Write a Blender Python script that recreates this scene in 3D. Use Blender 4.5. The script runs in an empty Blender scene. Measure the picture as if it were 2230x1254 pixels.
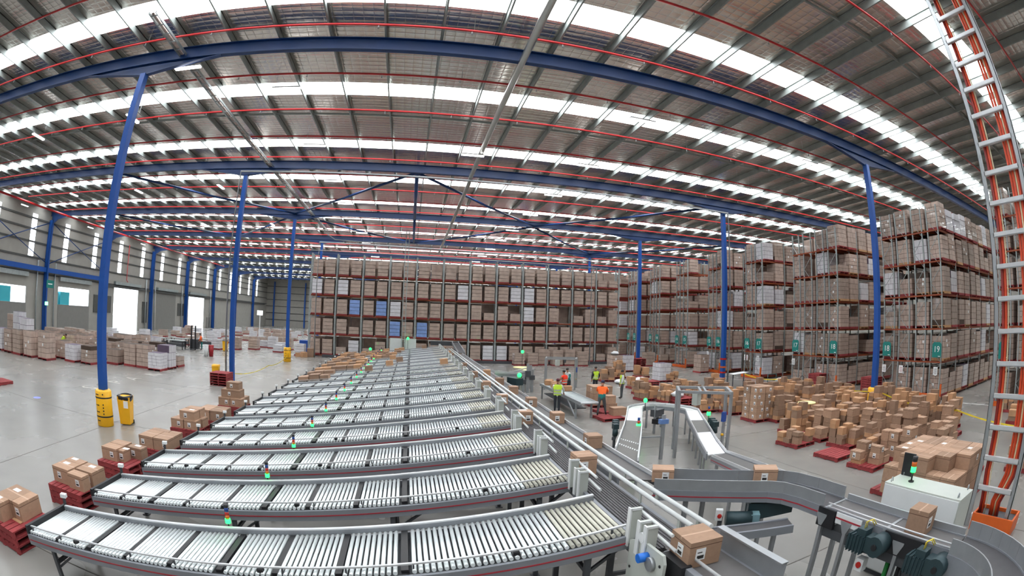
import bpy, math, random
from mathutils import Vector, Matrix
R = random.Random(11)
S = bpy.context.scene
COL = S.collection
V = Vector
PI = math.pi
ORD = ['first', 'second', 'third', 'fourth', 'fifth', 'sixth', 'seventh', 'eighth', 'ninth', 'tenth', 'eleventh',
       'twelfth', 'thirteenth', 'fourteenth', 'fifteenth', 'sixteenth', 'seventeenth', 'eighteenth', 'nineteenth', 'twentieth',
       'twenty-first', 'twenty-second', 'twenty-third', 'twenty-fourth', 'twenty-fifth']

# ------------------------------------------------------------------ mesh builder
class MB:
    def __init__(s):
        s.v = []; s.f = []; s.m = []; s.sm = []
    def add(s, vs, fs, m=0, sm=False):
        o = len(s.v)
        s.v += [tuple(p) for p in vs]
        for f in fs:
            s.f.append([i + o for i in f]); s.m.append(m); s.sm.append(sm)
        return s
    def box(s, x0, x1, y0, y1, z0, z1, m=0):
        return s.add([(x0, y0, z0), (x1, y0, z0), (x1, y1, z0), (x0, y1, z0), (x0, y0, z1), (x1, y0, z1), (x1, y1, z1), (x0, y1, z1)],
                     [(0, 3, 2, 1), (4, 5, 6, 7), (0, 1, 5, 4), (1, 2, 6, 5), (2, 3, 7, 6), (3, 0, 4, 7)], m)
    def rbox(s, cx, cy, z0, sx, sy, h, a=0, m=0):
        c, n = math.cos(a), math.sin(a)
        q = [(-sx / 2, -sy / 2), (sx / 2, -sy / 2), (sx / 2, sy / 2), (-sx / 2, sy / 2)]
        q = [(cx + x * c - y * n, cy + x * n + y * c) for x, y in q]
        return s.prism(q, z0, z0 + h, m)
    def prism(s, q, z0, z1, m=0):
        n = len(q)
        return s.add([(x, y, z0) for x, y in q] + [(x, y, z1) for x, y in q],
                     [tuple(range(n - 1, -1, -1)), tuple(range(n, 2 * n))] + [(i, (i + 1) % n, n + (i + 1) % n, n + i) for i in range(n)], m)
    def ext(s, q, o, a, b, d, m=0):
        # polygon q in axes a, b at origin o, pushed along d
        o, a, b, d = V(o), V(a), V(b), V(d); n = len(q)
        p = [o + a * x + b * y for x, y in q]
        return s.add(p + [k + d for k in p], [tuple(range(n - 1, -1, -1)), tuple(range(n, 2 * n))] + [(i, (i + 1) % n, n + (i + 1) % n, n + i) for i in range(n)], m)
    def bar(s, p, q, w, h, m=0, up=(0, 0, 1)):
        p, q = V(p), V(q); d = (q - p)
        u = V(up)
        side = d.cross(u)
        if side.length < 1e-6: side = d.cross(V((1, 0, 0)))
        side.normalize(); u = side.cross(d).normalized()
        a = side * w / 2; b = u * h / 2
        return s.add([p - a - b, p + a - b, p + a + b, p - a + b, q - a - b, q + a - b, q + a + b, q - a + b],
                     [(0, 3, 2, 1), (4, 5, 6, 7), (0, 1, 5, 4), (1, 2, 6, 5), (2, 3, 7, 6), (3, 0, 4, 7)], m)
    def tube(s, pts, r, n=8, m=0, cap=True):
        pts = [V(p) for p in pts]; o = len(s.v); k = len(pts)
        rr = r if isinstance(r, (list, tuple)) else [r] * k
        ref = None
        for i, p in enumerate(pts):
            d = (pts[min(i + 1, k - 1)] - pts[max(i - 1, 0)]).normalized()
            if ref is None:
                ref = d.cross(V((0, 0, 1)))
                if ref.length < 1e-3: ref = V((1, 0, 0))
            ref = (ref - d * ref.dot(d)).normalized(); b = d.cross(ref)
            for j in range(n):
                t = 2 * PI * j / n
                s.v.append(tuple(p + (ref * math.cos(t) + b * math.sin(t)) * rr[i]))
        for i in range(k - 1):
            for j in range(n):
                s.f.append([o + i * n + j, o + (i + 1) * n + j, o + (i + 1) * n + (j + 1) % n, o + i * n + (j + 1) % n]); s.m.append(m); s.sm.append(True)
        if cap:
            s.f.append([o + j for j in range(n)]); s.m.append(m); s.sm.append(False)
            s.f.append([o + (k - 1) * n + n - 1 - j for j in range(n)]); s.m.append(m); s.sm.append(False)
        return s
    def lathe(s, prof, c=(0, 0, 0), n=16, m=0, sm=True):
        o = len(s.v); c = V(c)
        for r, z in prof:
            for j in range(n):
                t = 2 * PI * j / n
                s.v.append((c.x + r * math.cos(t), c.y + r * math.sin(t), c.z + z))
        for i in range(len(prof) - 1):
            for j in range(n):
                s.f.append([o + i * n + j, o + i * n + (j + 1) % n, o + (i + 1) * n + (j + 1) % n, o + (i + 1) * n + j]); s.m.append(m); s.sm.append(sm)
        s.f.append([o + n - 1 - j for j in range(n)]); s.m.append(m); s.sm.append(False)
        s.f.append([o + (len(prof) - 1) * n + j for j in range(n)]); s.m.append(m); s.sm.append(False)
        return s
    def ell(s, c, rx, ry, rz, n=12, k=8, m=0):
        o = len(s.v)
        for i in range(k + 1):
            a = -PI / 2 + PI * i / k
            for j in range(n):
                t = 2 * PI * j / n
                s.v.append((c[0] + rx * max(math.cos(a), .02) * math.cos(t), c[1] + ry * max(math.cos(a), .02) * math.sin(t), c[2] + rz * math.sin(a)))
        for i in range(k):
            for j in range(n):
                s.f.append([o + i * n + j, o + i * n + (j + 1) % n, o + (i + 1) * n + (j + 1) % n, o + (i + 1) * n + j]); s.m.append(m); s.sm.append(True)
        s.f.append([o + n - 1 - j for j in range(n)]); s.m.append(m); s.sm.append(True)
        s.f.append([o + k * n + j for j in range(n)]); s.m.append(m); s.sm.append(True)
        return s
    def mesh(s, name, mats, off=None):
        me = bpy.data.meshes.new(name)
        v = s.v
        if off is not None: v = [(x - off[0], y - off[1], z - off[2]) for x, y, z in v]
        me.from_pydata(v, [], s.f)
        for k in (mats if isinstance(mats, (list, tuple)) else [mats]): me.materials.append(k)
        me.polygons.foreach_set('material_index', s.m)
        me.polygons.foreach_set('use_smooth', s.sm)
        me.update()
        return me
    def build(s, name, mats, parent=None, label=None):
        # vertices are given in the space of the thing's base when the parent sits at the origin, else in world space
        off = None
        if parent is not None:
            off = parent.location + (parent.parent.location if parent.parent else V((0, 0, 0)))
        o = bpy.data.objects.new(name, s.mesh(name, mats, off)); COL.objects.link(o)
        if parent is not None: o.parent = parent
        if label: o['label'] = label
        return o

def tag(o, label, cat, group=None, kind=None):
    o['label'] = label; o['category'] = cat
    if group: o['group'] = group
    if kind: o['kind'] = kind
    return o
def thing(name, label, cat, loc=(0, 0, 0), group=None):
    o = bpy.data.objects.new(name, None); COL.objects.link(o); o.location = loc; o.empty_display_size = .2
    return tag(o, label, cat, group)
def solo(name, mb, mats, label, cat, group=None):
    return tag(mb.build(name, mats), label, cat, group)
def struct(name, mb, mats, parent=None):
    o = mb.build(name, mats, parent)
    if parent is None: o['kind'] = 'structure'
    return o
def dup(o, loc=None, rz=None, label=None, group=None, par=None):
    c = o.copy(); COL.objects.link(c)
    if par is not None: c.parent = par
    if loc is not None: c.location = loc
    if rz is not None: c.rotation_euler = (0, 0, rz)
    if label: c['label'] = label
    if group: c['group'] = group
    for k in o.children: dup(k, par=c)
    return c
def text_mesh(txt, size, depth=.004, bold=0.0):
    cu = bpy.data.curves.new('lettering', 'FONT'); cu.body = txt; cu.size = size; cu.extrude = depth; cu.align_x = 'CENTER'; cu.align_y = 'CENTER'; cu.offset = bold
    ob = bpy.data.objects.new('lettering', cu); COL.objects.link(ob)
    bpy.context.view_layer.update()
    me = bpy.data.meshes.new_from_object(ob.evaluated_get(bpy.context.evaluated_depsgraph_get()))
    bpy.data.objects.remove(ob); bpy.data.curves.remove(cu)
    return me
def letters(txt, size, loc, rot, mat, parent=None, name='lettering', bold=0.0):
    me = text_mesh(txt, size, bold=bold); me.materials.clear(); me.materials.append(mat)
    o = bpy.data.objects.new(name, me); COL.objects.link(o)
    l = V(loc)
    if parent is not None:
        l = l - (parent.location + (parent.parent.location if parent.parent else V((0, 0, 0)))); o.parent = parent
    o.location = l; o.rotation_euler = rot
    return o

# ------------------------------------------------------------------ materials
def s2l(c):
    return tuple((x / 12.92 if x <= .04045 else ((x + .055) / 1.055) ** 2.4) for x in c)
def hexc(h):
    h = h.lstrip('#'); return s2l([int(h[i:i + 2], 16) / 255 for i in (0, 2, 4)])
def mat(name, col, rough=.6, metal=0.0, var=.08, scale=4.0, bump=0.0, rnd=0.0, coat=0.0, coord='Object', stretch=None, spec=.5):
    m = bpy.data.materials.new(name); m.use_nodes = True
    nt = m.node_tree; n = nt.nodes; L = nt.links
    b = n['Principled BSDF']
    c = hexc(col) if isinstance(col, str) else col
    b.inputs['Roughness'].default_value = rough; b.inputs['Metallic'].default_value = metal
    b.inputs['Coat Weight'].default_value = coat; b.inputs['Specular IOR Level'].default_value = spec
    tc = n.new('ShaderNodeTexCoord'); no = n.new('ShaderNodeTexNoise'); no.inputs['Scale'].default_value = scale; no.inputs['Detail'].default_value = 4
    src = tc.outputs[coord]
    if stretch:
        mp = n.new('ShaderNodeMapping'); mp.inputs['Scale'].default_value = stretch; L.new(src, mp.inputs[0]); src = mp.outputs[0]
    L.new(src, no.inputs['Vector'])
    mr = n.new('ShaderNodeMapRange'); mr.inputs['From Min'].default_value = .25; mr.inputs['From Max'].default_value = .75
    mr.inputs['To Min'].default_value = 1 - var; mr.inputs['To Max'].default_value = 1 + var
    L.new(no.outputs['Fac'], mr.inputs['Value'])
    fac = mr.outputs[0]
    if rnd:
        oi = n.new('ShaderNodeObjectInfo'); m2 = n.new('ShaderNodeMapRange'); m2.inputs['To Min'].default_value = 1 - rnd; m2.inputs['To Max'].default_value = 1 + rnd
        L.new(oi.outputs['Random'], m2.inputs['Value']); mu = n.new('ShaderNodeMath'); mu.operation = 'MULTIPLY'
        L.new(fac, mu.inputs[0]); L.new(m2.outputs[0], mu.inputs[1]); fac = mu.outputs[0]
    vm = n.new('ShaderNodeVectorMath'); vm.operation = 'SCALE'; vm.inputs[0].default_value = c[:3]
    L.new(fac, vm.inputs['Scale']); L.new(vm.outputs[0], b.inputs['Base Color'])
    if bump:
        bp = n.new('ShaderNodeBump'); bp.inputs['Strength'].default_value = bump; bp.inputs['Distance'].default_value = .02
        L.new(no.outputs['Fac'], bp.inputs['Height']); L.new(bp.outputs[0], b.inputs['Normal'])
    return m
def emit(name, col, st):
    m = bpy.data.materials.new(name); m.use_nodes = True; b = m.node_tree.nodes['Principled BSDF']
    c = hexc(col); b.inputs['Base Color'].default_value = (*c, 1); b.inputs['Emission Color'].default_value = (*c, 1); b.inputs['Emission Strength'].default_value = st
    tc = m.node_tree.nodes.new('ShaderNodeTexNoise'); tc.inputs['Scale'].default_value = 2
    mr = m.node_tree.nodes.new('ShaderNodeMapRange'); mr.inputs['To Min'].default_value = st * .92; mr.inputs['To Max'].default_value = st * 1.08
    m.node_tree.links.new(tc.outputs['Fac'], mr.inputs['Value']); m.node_tree.links.new(mr.outputs[0], b.inputs['Emission Strength'])
    return m

M_bluec = mat('blue_column_paint', '#0f4a98', .42, 0, .06, 2)
M_blue = mat('blue_paint_shade_darkened', '#0b356c', .42, 0, .06, 2)  # same frame blue, with the underlit look of the roof steel darkened into it
M_galv = mat('galvanised_steel', '#a3aaaa', .45, .5, .15, 3)
M_galvd = mat('galvanised_purlin', '#8b918e', .5, .15, .15, 2)
M_alum = mat('aluminium_profile', '#a3a6a9', .38, .55, .06, 5)
M_rail = mat('light_rail', '#c9cacc', .35, .3, .05, 5)
M_grey = mat('conveyor_grey_paint', '#83868c', .42, .15, .06, 3)
M_dgrey = mat('dark_grey_steel', '#4a4c50', .5, .2, .1, 3)
M_black = mat('black_plastic', '#1c1c1f', .5, 0, .1, 6)
M_belt = mat('dark_belt', '#4c4a4c', .6, 0, .1, 6)
M_belt2 = mat('grey_belt', '#605d5c', .62, 0, .08, 5)
M_beltg = mat('mid_grey_belt', '#6c6966', .6, 0, .06, 5)
M_beltw = mat('white_belt', '#e9eaec', .5, 0, .03, 5)
M_zinc = mat('zinc_roller', '#eef3f3', .28, .35, .05, 3)
M_pvc = mat('beige_roller_sleeve', '#c9c6b8', .45, 0, .05, 3)
M_red = mat('red_stripe', '#a02a36', .5, 0, .05, 5)
M_redpipe = mat('red_sprinkler_paint', '#c0262a', .4, 0, .06, 4)
M_white = mat('white_paint', '#dadcdc', .45, 0, .04, 3)
M_cream = mat('pale_grey_panel', '#b9bdb6', .5, 0, .05, 3)
M_orange = mat('orange_rack_paint', '#8a3f1e', .5, 0, .15, 3)
M_orangeb = mat('bright_orange_paint', '#cf5c1c', .5, 0, .1, 3)
M_pallet = mat('red_pallet_paint', '#8c3234', .75, 0, .28, 7, .2, .12)
M_palletn = mat('bare_pallet_timber', '#b58a62', .8, 0, .2, 7, .2, .12)
M_yel = mat('yellow_plastic', '#f2b414', .4, 0, .04, 4)
M_tape = mat('yellow_barrier_tape', '#e8cf3a', .5, 0, .05, 4)
M_green = mat('teal_sign', '#117a72', .5, 0, .03, 4)
M_wht = mat('white_print', '#f2f2f0', .5, 0, .02, 4)
M_blk = mat('black_print', '#2a2623', .6, 0, .05, 4)
M_kraft = mat('kraft_carton', '#a08069', .75, 0, .1, 5, .05, .24)
M_kraft2 = mat('kraft_tape', '#b8957b', .45, 0, .06, 5, 0, .1)
M_kdark = mat('kraft_seam', '#5f4230', .8, 0, .15, 5)
M_label = mat('white_shipping_label', '#e6e6e6', .6, 0, .04, 8)
M_load = mat('wrapped_brown_cartons', '#ab978b', .45, 0, .2, 2.2, .5, .26, .7)
M_loadw = mat('wrapped_white_cartons', '#d0ced2', .4, 0, .1, 3, .4, .08, .6)
M_loadb = mat('wrapped_blue_cartons', '#7f9ad0', .4, 0, .12, 4, .2, .08, .35)
M_loads = mat('load_shadow_gap', '#4a3a30', .8, 0, .1, 3)
M_loadp = mat('mauve_print_band', '#5a4b5e', .6, 0, .1, 4)
M_motor = mat('motor_green_grey', '#2f4247', .45, .2, .1, 5)
M_girt = mat('dark_wall_girt', '#4d4d4b', .6, .1, .1, 3)
M_wall = mat('grey_wall_cladding', '#99968f', .6, 0, .06, 1.2)
M_dock = mat('roller_door_slats', '#7b7975', .55, 0, .05, 2)
M_cyan = mat('cyan_trailer_side', '#3fb3c4', .5, 0, .05, 1)
M_asph = mat('pale_yard_concrete', '#c9c7c2', .8, 0, .08, 1)
M_yelc = mat('pale_yellow_board', '#ece0a0', .6, 0, .04, 3)
M_cabor = mat('orange_cable_sheath', '#c8431c', .5, 0, .08, 5)
M_cabred = mat('dark_red_cable_sheath', '#8c2620', .5, 0, .08, 5)
M_cabw = mat('cream_cable_sheath', '#d8c7a0', .5, 0, .05, 5)
M_bag = mat('black_bin_liner', '#17171a', .25, 0, .1, 9, .4)
M_film = mat('clear_wrap_heap', '#d9dadd', .3, 0, .12, 6, .5)
E_sky = emit('daylit_translucent_sheet', '#f4faff', 13.0)
E_wall = emit('daylit_wall_sheet', '#f0f7ff', 5.0)
E_lamp = emit('lamp_tube', '#ffffff', 9.0)
E_green = emit('green_beacon', '#22ff5a', 5.0)
M_lred = mat('red_lens', '#b3241c', .25, 0, .03, 5)
M_lamb = mat('amber_lens', '#d6661a', .25, 0, .03, 5)
M_lblu = mat('blue_lens', '#1c3f86', .25, 0, .03, 5)
M_skin = mat('skin', '#a8745a', .55, 0, .05, 8)
M_hair = mat('dark_hair', '#1d1614', .6, 0, .1, 20)
M_cap = mat('dark_cap', '#5a1f2c', .7, 0, .08, 12)
M_hiv = mat('lime_vest_cloth', '#c6e83a', .7, 0, .05, 10)
M_hio = mat('orange_hi_vis_cloth', '#ff6a1e', .7, 0, .05, 10)
M_hir = mat('red_orange_vest_cloth', '#ff3f22', .7, 0, .05, 10)
M_teal = mat('teal_shirt_cloth', '#0f6f6c', .8, 0, .06, 10)
M_shirt = mat('pale_shirt_cloth', '#cfd0cf', .8, 0, .06, 10)
M_pant = mat('dark_trousers', '#2a2c33', .85, 0, .08, 10)
M_pantg = mat('grey_trousers', '#4b5052', .85, 0, .08, 10)
M_boot = mat('work_boots', '#2b2624', .6, 0, .08, 10)
M_strip = mat('silver_reflective_strip', '#b9bdb4', .3, .2, .03, 10)

def floor_mat():
    m = bpy.data.materials.new('polished_concrete'); m.use_nodes = True; nt = m.node_tree; n = nt.nodes; L = nt.links; b = n['Principled BSDF']
    tc = n.new('ShaderNodeTexCoord')
    a = n.new('ShaderNodeTexNoise'); a.inputs['Scale'].default_value = .35; a.inputs['Detail'].default_value = 3; L.new(tc.outputs['Object'], a.inputs['Vector'])
    c = n.new('ShaderNodeTexNoise'); c.inputs['Scale'].default_value = 1.6; c.inputs['Detail'].default_value = 3; c.inputs['Roughness'].default_value = .55; L.new(tc.outputs['Object'], c.inputs['Vector'])
    mx = n.new('ShaderNodeMix'); mx.data_type = 'FLOAT'; mx.inputs[0].default_value = .12; L.new(a.outputs['Fac'], mx.inputs[2]); L.new(c.outputs['Fac'], mx.inputs[3])
    cr = n.new('ShaderNodeValToRGB'); e = cr.color_ramp.elements
    e[0].position = .26; e[0].color = (*hexc('#7a7772'), 1); e[1].position = .76; e[1].color = (*hexc('#8e8b86'), 1)
    L.new(mx.outputs[0], cr.inputs[0]); L.new(cr.outputs[0], b.inputs['Base Color'])
    mr = n.new('ShaderNodeMapRange'); mr.inputs['To Min'].default_value = .24; mr.inputs['To Max'].default_value = .3; L.new(a.outputs['Fac'], mr.inputs['Value']); L.new(mr.outputs[0], b.inputs['Roughness'])
    return m
def foil_mat():
    m = bpy.data.materials.new('foil_roof_blanket'); m.use_nodes = True; nt = m.node_tree; n = nt.nodes; L = nt.links; b = n['Principled BSDF']
    tc = n.new('ShaderNodeTexCoord'); sx = n.new('ShaderNodeSeparateXYZ'); L.new(tc.outputs['Object'], sx.inputs[0])
    def ridge(out, f, p):
        mu = n.new('ShaderNodeMath'); mu.operation = 'MULTIPLY'; mu.inputs[1].default_value = f; L.new(out, mu.inputs[0])
        si = n.new('ShaderNodeMath'); si.operation = 'SINE'; L.new(mu.outputs[0], si.inputs[0])
        ab = n.new('ShaderNodeMath'); ab.operation = 'ABSOLUTE'; L.new(si.outputs[0], ab.inputs[0])
        po = n.new('ShaderNodeMath'); po.operation = 'POWER'; po.inputs[1].default_value = p; L.new(ab.outputs[0], po.inputs[0]); return po.outputs[0]
    rx = ridge(sx.outputs[0], PI / .36, .1); ry = ridge(sx.outputs[1], PI / .32, .16)
    no = n.new('ShaderNodeTexNoise'); no.inputs['Scale'].default_value = 2.5; no.inputs['Detail'].default_value = 5
    mp = n.new('ShaderNodeMapping'); mp.inputs['Scale'].default_value = (.22, 1.5, 1); L.new(tc.outputs['Object'], mp.inputs[0]); L.new(mp.outputs[0], no.inputs['Vector'])
    a1 = n.new('ShaderNodeMath'); a1.operation = 'MULTIPLY'; L.new(rx, a1.inputs[0]); L.new(ry, a1.inputs[1])
    a2 = n.new('ShaderNodeMath'); a2.operation = 'ADD'; L.new(a1.outputs[0], a2.inputs[0]); L.new(no.outputs['Fac'], a2.inputs[1])
    bp = n.new('ShaderNodeBump'); bp.inputs['Strength'].default_value = .42; bp.inputs['Distance'].default_value = .06; L.new(a2.outputs[0], bp.inputs['Height']); L.new(bp.outputs[0], b.inputs['Normal'])
    cr = n.new('ShaderNodeValToRGB'); e = cr.color_ramp.elements; e[0].position = .05; e[0].color = (*hexc('#a39d96'), 1); e[1].position = .5; e[1].color = (*hexc('#dcd6cf'), 1)
    L.new(a1.outputs[0], cr.inputs[0]); L.new(cr.outputs[0], b.inputs['Base Color'])
    b.inputs['Metallic'].default_value = .95; b.inputs['Roughness'].default_value = .24
    return m
M_floor = floor_mat(); M_foil = foil_mat()

# ------------------------------------------------------------------ building shell
FY = [.05 + 14.25 * k for k in range(10)]
X0, X1, Y0, Y1, ZR = -46.0, 62.0, -16.0, 142.5, 14.72
struct('floor', MB().box(X0 - .2, X1, Y0, Y1 + .2, -.3, 0), M_floor)
def joint_lines():
    mb = MB()
    for x in (-46 + 11.5 * 2, -11.52, 0, 11.5, 23, 34.5): mb.box(x - .015, x + .015, Y0, Y1, 0, .002)
    for y in [-4 + 9.5 * k for k in range(15)]: mb.box(X0, X1, y - .015, y + .015, 0, .002)
    return mb
solo('floor_joint', joint_lines(), mat('joint_sealant', '#5c5852', .8, 0, .1, 4), 'dark sealed joint lines crossing the grey concrete floor', 'floor joint')['kind'] = 'structure'
SKY = [4.85 + 7.125 * j for j in range(-2, 19) if 4.85 + 7.125 * j < Y1 - 1]
cb = MB(); edges = [Y0] + [e for y in SKY for e in (y - .62, y + .62)] + [Y1]
for a, b in zip(edges[::2], edges[1::2]): cb.box(X0, X1, a, b, 14.38, ZR)
cb.box(X0, X1, Y0, Y1, ZR, ZR + .1)
ceil = struct('ceiling', cb, M_foil)
ceil['kind'] = 'structure'
k = 0
for i in range(-25, 34):
    x = -1.74 + 1.99 * i
    if x < X0 + .3 or x > X1 - .3: continue
    mb = MB(); mb.box(x - .012, x + .012, Y0, Y1, 14.09, 14.37); mb.box(x - .012, x + .05, Y0, Y1, 14.075, 14.09); mb.box(x - .05, x + .012, Y0, Y1, 14.355, 14.37)
    mb.build('purlin', M_galvd, ceil); k += 1
for y in [7.4 + 14.25 * j for j in range(-1, 10)]:
    MB().box(X0, X1, y - .03, y + .03, 14.2, 14.3).build('purlin_bridging', M_galvd, ceil)
wn = 0
for y in SKY:
    wn += 1
    struct('window_%d' % wn, MB().box(X0 + .4, X1, y - .615, y + .615, ZR - .03, ZR - .005), E_sky)
# left wall with tall translucent strips, dock openings
def wall_left():
    mb = MB(); mb2 = MB()
    holes = [(32.0, 39.4, 3.3, 5.1), (46.0, 53.4, 3.35, 5.5), (60.0, 67.6, .0, 6.5), (87.6, 95.6, 0, 6.55)]
    ys = sorted(set([Y0, Y1] + [h[0] for h in holes] + [h[1] for h in holes]))
    for a, b in zip(ys[:-1], ys[1:]):
        h = [q for q in holes if q[0] <= a and q[1] >= b]
        if h:
            if h[0][2] > 0: mb.box(X0 - .15, X0, a, b, 0, h[0][2])
            mb.box(X0 - .15, X0, a, b, h[0][3], ZR)
        else: mb.box(X0 - .15, X0, a, b, 0, ZR)
    return mb
wl = struct('wall_left', wall_left(), M_wall)
for z in (6.6, 8.3, 10.0, 11.4, 12.6):
    MB().box(X0, X0 + .1, Y0, Y1, z, z + .2).build('wall_girt', M_girt, wl)
for j in range(-2, 15):
    y = 39.7 + 7.125 * j
    if y < 20 or y > 138: continue
    wn += 1
    struct('window_%d' % wn, MB().box(X0 + .001, X0 + .03, y - .5, y + .5, 8.45, 13.2), E_wall)
MB().box(X0 - .04, X0 + .02, 74.0, 81.7, 0, 6.8).build('roller_door', M_dock, wl)
for a, b, z0, z1 in ((32.0, 39.4, 0, 3.3), (46.0, 53.4, 0, 3.35)):
    MB().box(X0 - .02, X0 + .06, a, b, z0, z1).build('dock_door_panel', M_dock, wl)
    MB().box(X0, X0 + .4, a, b, 6.2, 6.7).build('door_drum_cover', M_galv, wl)
for a, b in ((60.0, 67.6), (74, 81.7), (87.6, 95.6)):
    MB().box(X0, X0 + .45, a - .2, b + .2, 6.75, 7.2).build('door_drum_cover', M_galv, wl)
for a, b, z0, z1, m in ((54.5, 59.2, 2.6, 5.0, M_girt), (69.0, 70.6, 1.2, 4.6, M_girt), (82.6, 86.6, 2.5, 4.8, M_girt), (97, 99, 0, 2.3, M_dock)):
    MB().box(X0, X0 + .12, a, b, z0, z1).build('wall_panel', m, wl)
for y in (41.2, 44.9, 55.9, 69.7, 73.0, 84.0, 98.4): MB().tube([(X0 + .25, y, 0), (X0 + .25, y, 8.2)], .1, 8).build('down_pipe', M_galv, wl)
MB().box(X0, X0 + .3, 57, 140, 6.3, 6.6).build('wall_rail', M_girt, wl)
wf = struct('wall_back', MB().box(X0, X1, Y1, Y1 + .15, 0, ZR), M_wall)
for z in (2, 4, 6, 8, 10, 12): MB().box(X0, X1, Y1 - .1, Y1, z, z + .2).build('wall_girt', M_girt, wf)
struct('wall_right', MB().box(X1, X1 + .15, Y0, Y1, 0, ZR), M_wall)
struct('wall_front', MB().box(X0, X1, Y0 - .15, Y0, 0, ZR), M_wall)
# yard outside the docks
solo('yard_slab', MB().box(-95, X0 - .2, 10, 130, -.35, -.05), M_asph, 'pale concrete yard outside the dock openings', 'yard')['kind'] = 'structure'
for i, (y0, y1, lab) in enumerate(((33.2, 39.3, 'cyan sided trailer seen through the opening at the far left edge'), (48.2, 52.4, 'cyan sided trailer seen through the second dock opening'))):
    t = thing('truck_trailer', lab, 'trailer', (-50, y0, 0), 'trailers in the yard')
    for a, b in ((y0 + .0, y0 + 1.6), (y0 + 2.0, y1)):
        MB().box(-51.5, -49.6, a, b, 1.2, 4.75 if a < y0 + 1 else 4.95).build('trailer_body', M_cyan, t)
    MB().box(-51.4, -49.7, y0, y1, .9, 1.2).build('chassis', M_dgrey, t)
    for y in (y0 + .7, y1 - .7):
        MB().tube([(-49.95, y, .45), (-49.6, y, .45)], .48, 12).build('wheel', M_black, t)

# ------------------------------------------------------------------ blue portal frames
def ibeam_x(mb, x0, x1, y, z0, z1, fw=.24):
    mb.box(x0, x1, y - .012, y + .012, z0, z1); mb.box(x0, x1, y - fw / 2, y + fw / 2, z1 - .03, z1); mb.box(x0, x1, y - fw / 2, y + fw / 2, z0, z0 + .03)
CX = [-11.55, 22.25, 56.0]
NM = ['behind the camera', 'nearest overhead, above the first lanes', 'in front of the bracing bay', 'beyond the bracing bay', 'above the back rack', 'fifth from the near end', 'sixth from the near end', 'seventh from the near end', 'eighth from the near end', 'ninth from the near end']
def col_mb(x, y, zt):
    mb = MB(); mb.box(x - .14, x + .14, y - .15, y - .13, 0, zt); mb.box(x - .14, x + .14, y + .13, y + .15, 0, zt); mb.box(x - .012, x + .012, y - .13, y + .13, 0, zt)
    mb.box(x - .14, x - .12, y - .13, y + .13, 0, zt); mb.box(x + .12, x + .14, y - .13, y + .13, 0, zt)
    return mb
for i, y in enumerate(FY):
    if i == 0:
        zt = 'blue steel roof rafter behind the near cable ladder, top right'
    else: zt = 'long blue steel roof rafter ' + NM[i]
    r = thing('roof_rafter', zt, 'rafter', (0, y, 13.5), 'blue roof rafters')
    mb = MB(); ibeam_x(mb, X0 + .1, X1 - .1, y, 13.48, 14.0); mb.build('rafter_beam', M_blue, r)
    for cx in CX:
        h = MB(); h.ext([(-3.6, 13.48), (-.15, 13.02), (.15, 13.02), (3.6, 13.48)], (cx, y - .012, 0), (1, 0, 0), (0, 0, 1), (0, .024, 0))
        h.bar((cx - 3.6, y, 13.48), (cx - .15, y, 13.02), .2, .03); h.bar((cx + .15, y, 13.02), (cx + 3.6, y, 13.48), .2, .03)
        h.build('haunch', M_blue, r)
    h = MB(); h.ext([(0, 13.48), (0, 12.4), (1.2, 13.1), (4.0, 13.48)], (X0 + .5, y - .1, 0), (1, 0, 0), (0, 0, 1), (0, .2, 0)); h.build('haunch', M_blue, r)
    for cx in (CX if i else []):
        if cx > 50: continue
        side = 'left' if cx < 0 else 'right'
        nm = ['', 'nearest', 'second', 'third', 'fourth', 'fifth', 'sixth', 'seventh', 'eighth', 'ninth'][i]
        if cx < 0 and i > 4: continue
        solo('steel_column', col_mb(cx, y, 13.05), M_bluec, '%s blue steel column in the %s column line standing on the floor' % (nm, side), 'column', 'blue building columns')
    if i > 1:
        mb = MB(); x = X0 + .45; mb.box(x - .35, x + .35, y - .16, y - .13, 0, 13.0); mb.box(x - .35, x + .35, y + .13, y + .16, 0, 13.0); mb.box(x - .33, x - .3, y - .13, y + .13, 0, 13); mb.box(x + .3, x + .35, y - .16, y + .16, 0, 13)
        solo('steel_column', mb, M_bluec, '%s blue wall column against the left wall counting from the near end' % ORD[i - 2], 'column', 'blue wall columns')
for i, x in enumerate((-43.3, -33.1, -22.9, -12.7)):
    solo('wind_column', MB().box(x - .2, x + .2, Y1 - .55, Y1 - .15, 0, 13.5), M_bluec, '%s blue column against the far end wall from its left corner' % ORD[i], 'column', 'far wall columns')
solo('wall_beam', MB().box(X0 + .25, X0 + .6, 14, 57, 6.95, 7.5), M_bluec, 'blue horizontal beam along the near part of the left wall', 'beam')
n = 0
for (a, b) in (((-45.5, 28.9), (-45.5, 42.4)), ((-45.5, 43.2), (-45.5, 56.6))):
    for z in ((8.0, 12.6), (12.6, 8.0)):
        n += 1
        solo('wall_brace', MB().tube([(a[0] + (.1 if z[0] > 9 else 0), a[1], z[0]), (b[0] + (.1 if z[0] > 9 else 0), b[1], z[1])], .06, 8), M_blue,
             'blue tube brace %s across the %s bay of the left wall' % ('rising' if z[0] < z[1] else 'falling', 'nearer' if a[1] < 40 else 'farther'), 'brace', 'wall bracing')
NX = {1: [-23.0, -.2, 22.2], 2: [-34.3, -11.55, 11.0, 33.6], 3: [-23, -.2, 22.2]}
def side_of(x): return 'far left' if x < -20 else ('left' if x < -5 else ('middle' if x < 5 else ('right' if x < 20 else 'far right')))
n = 0
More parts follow.
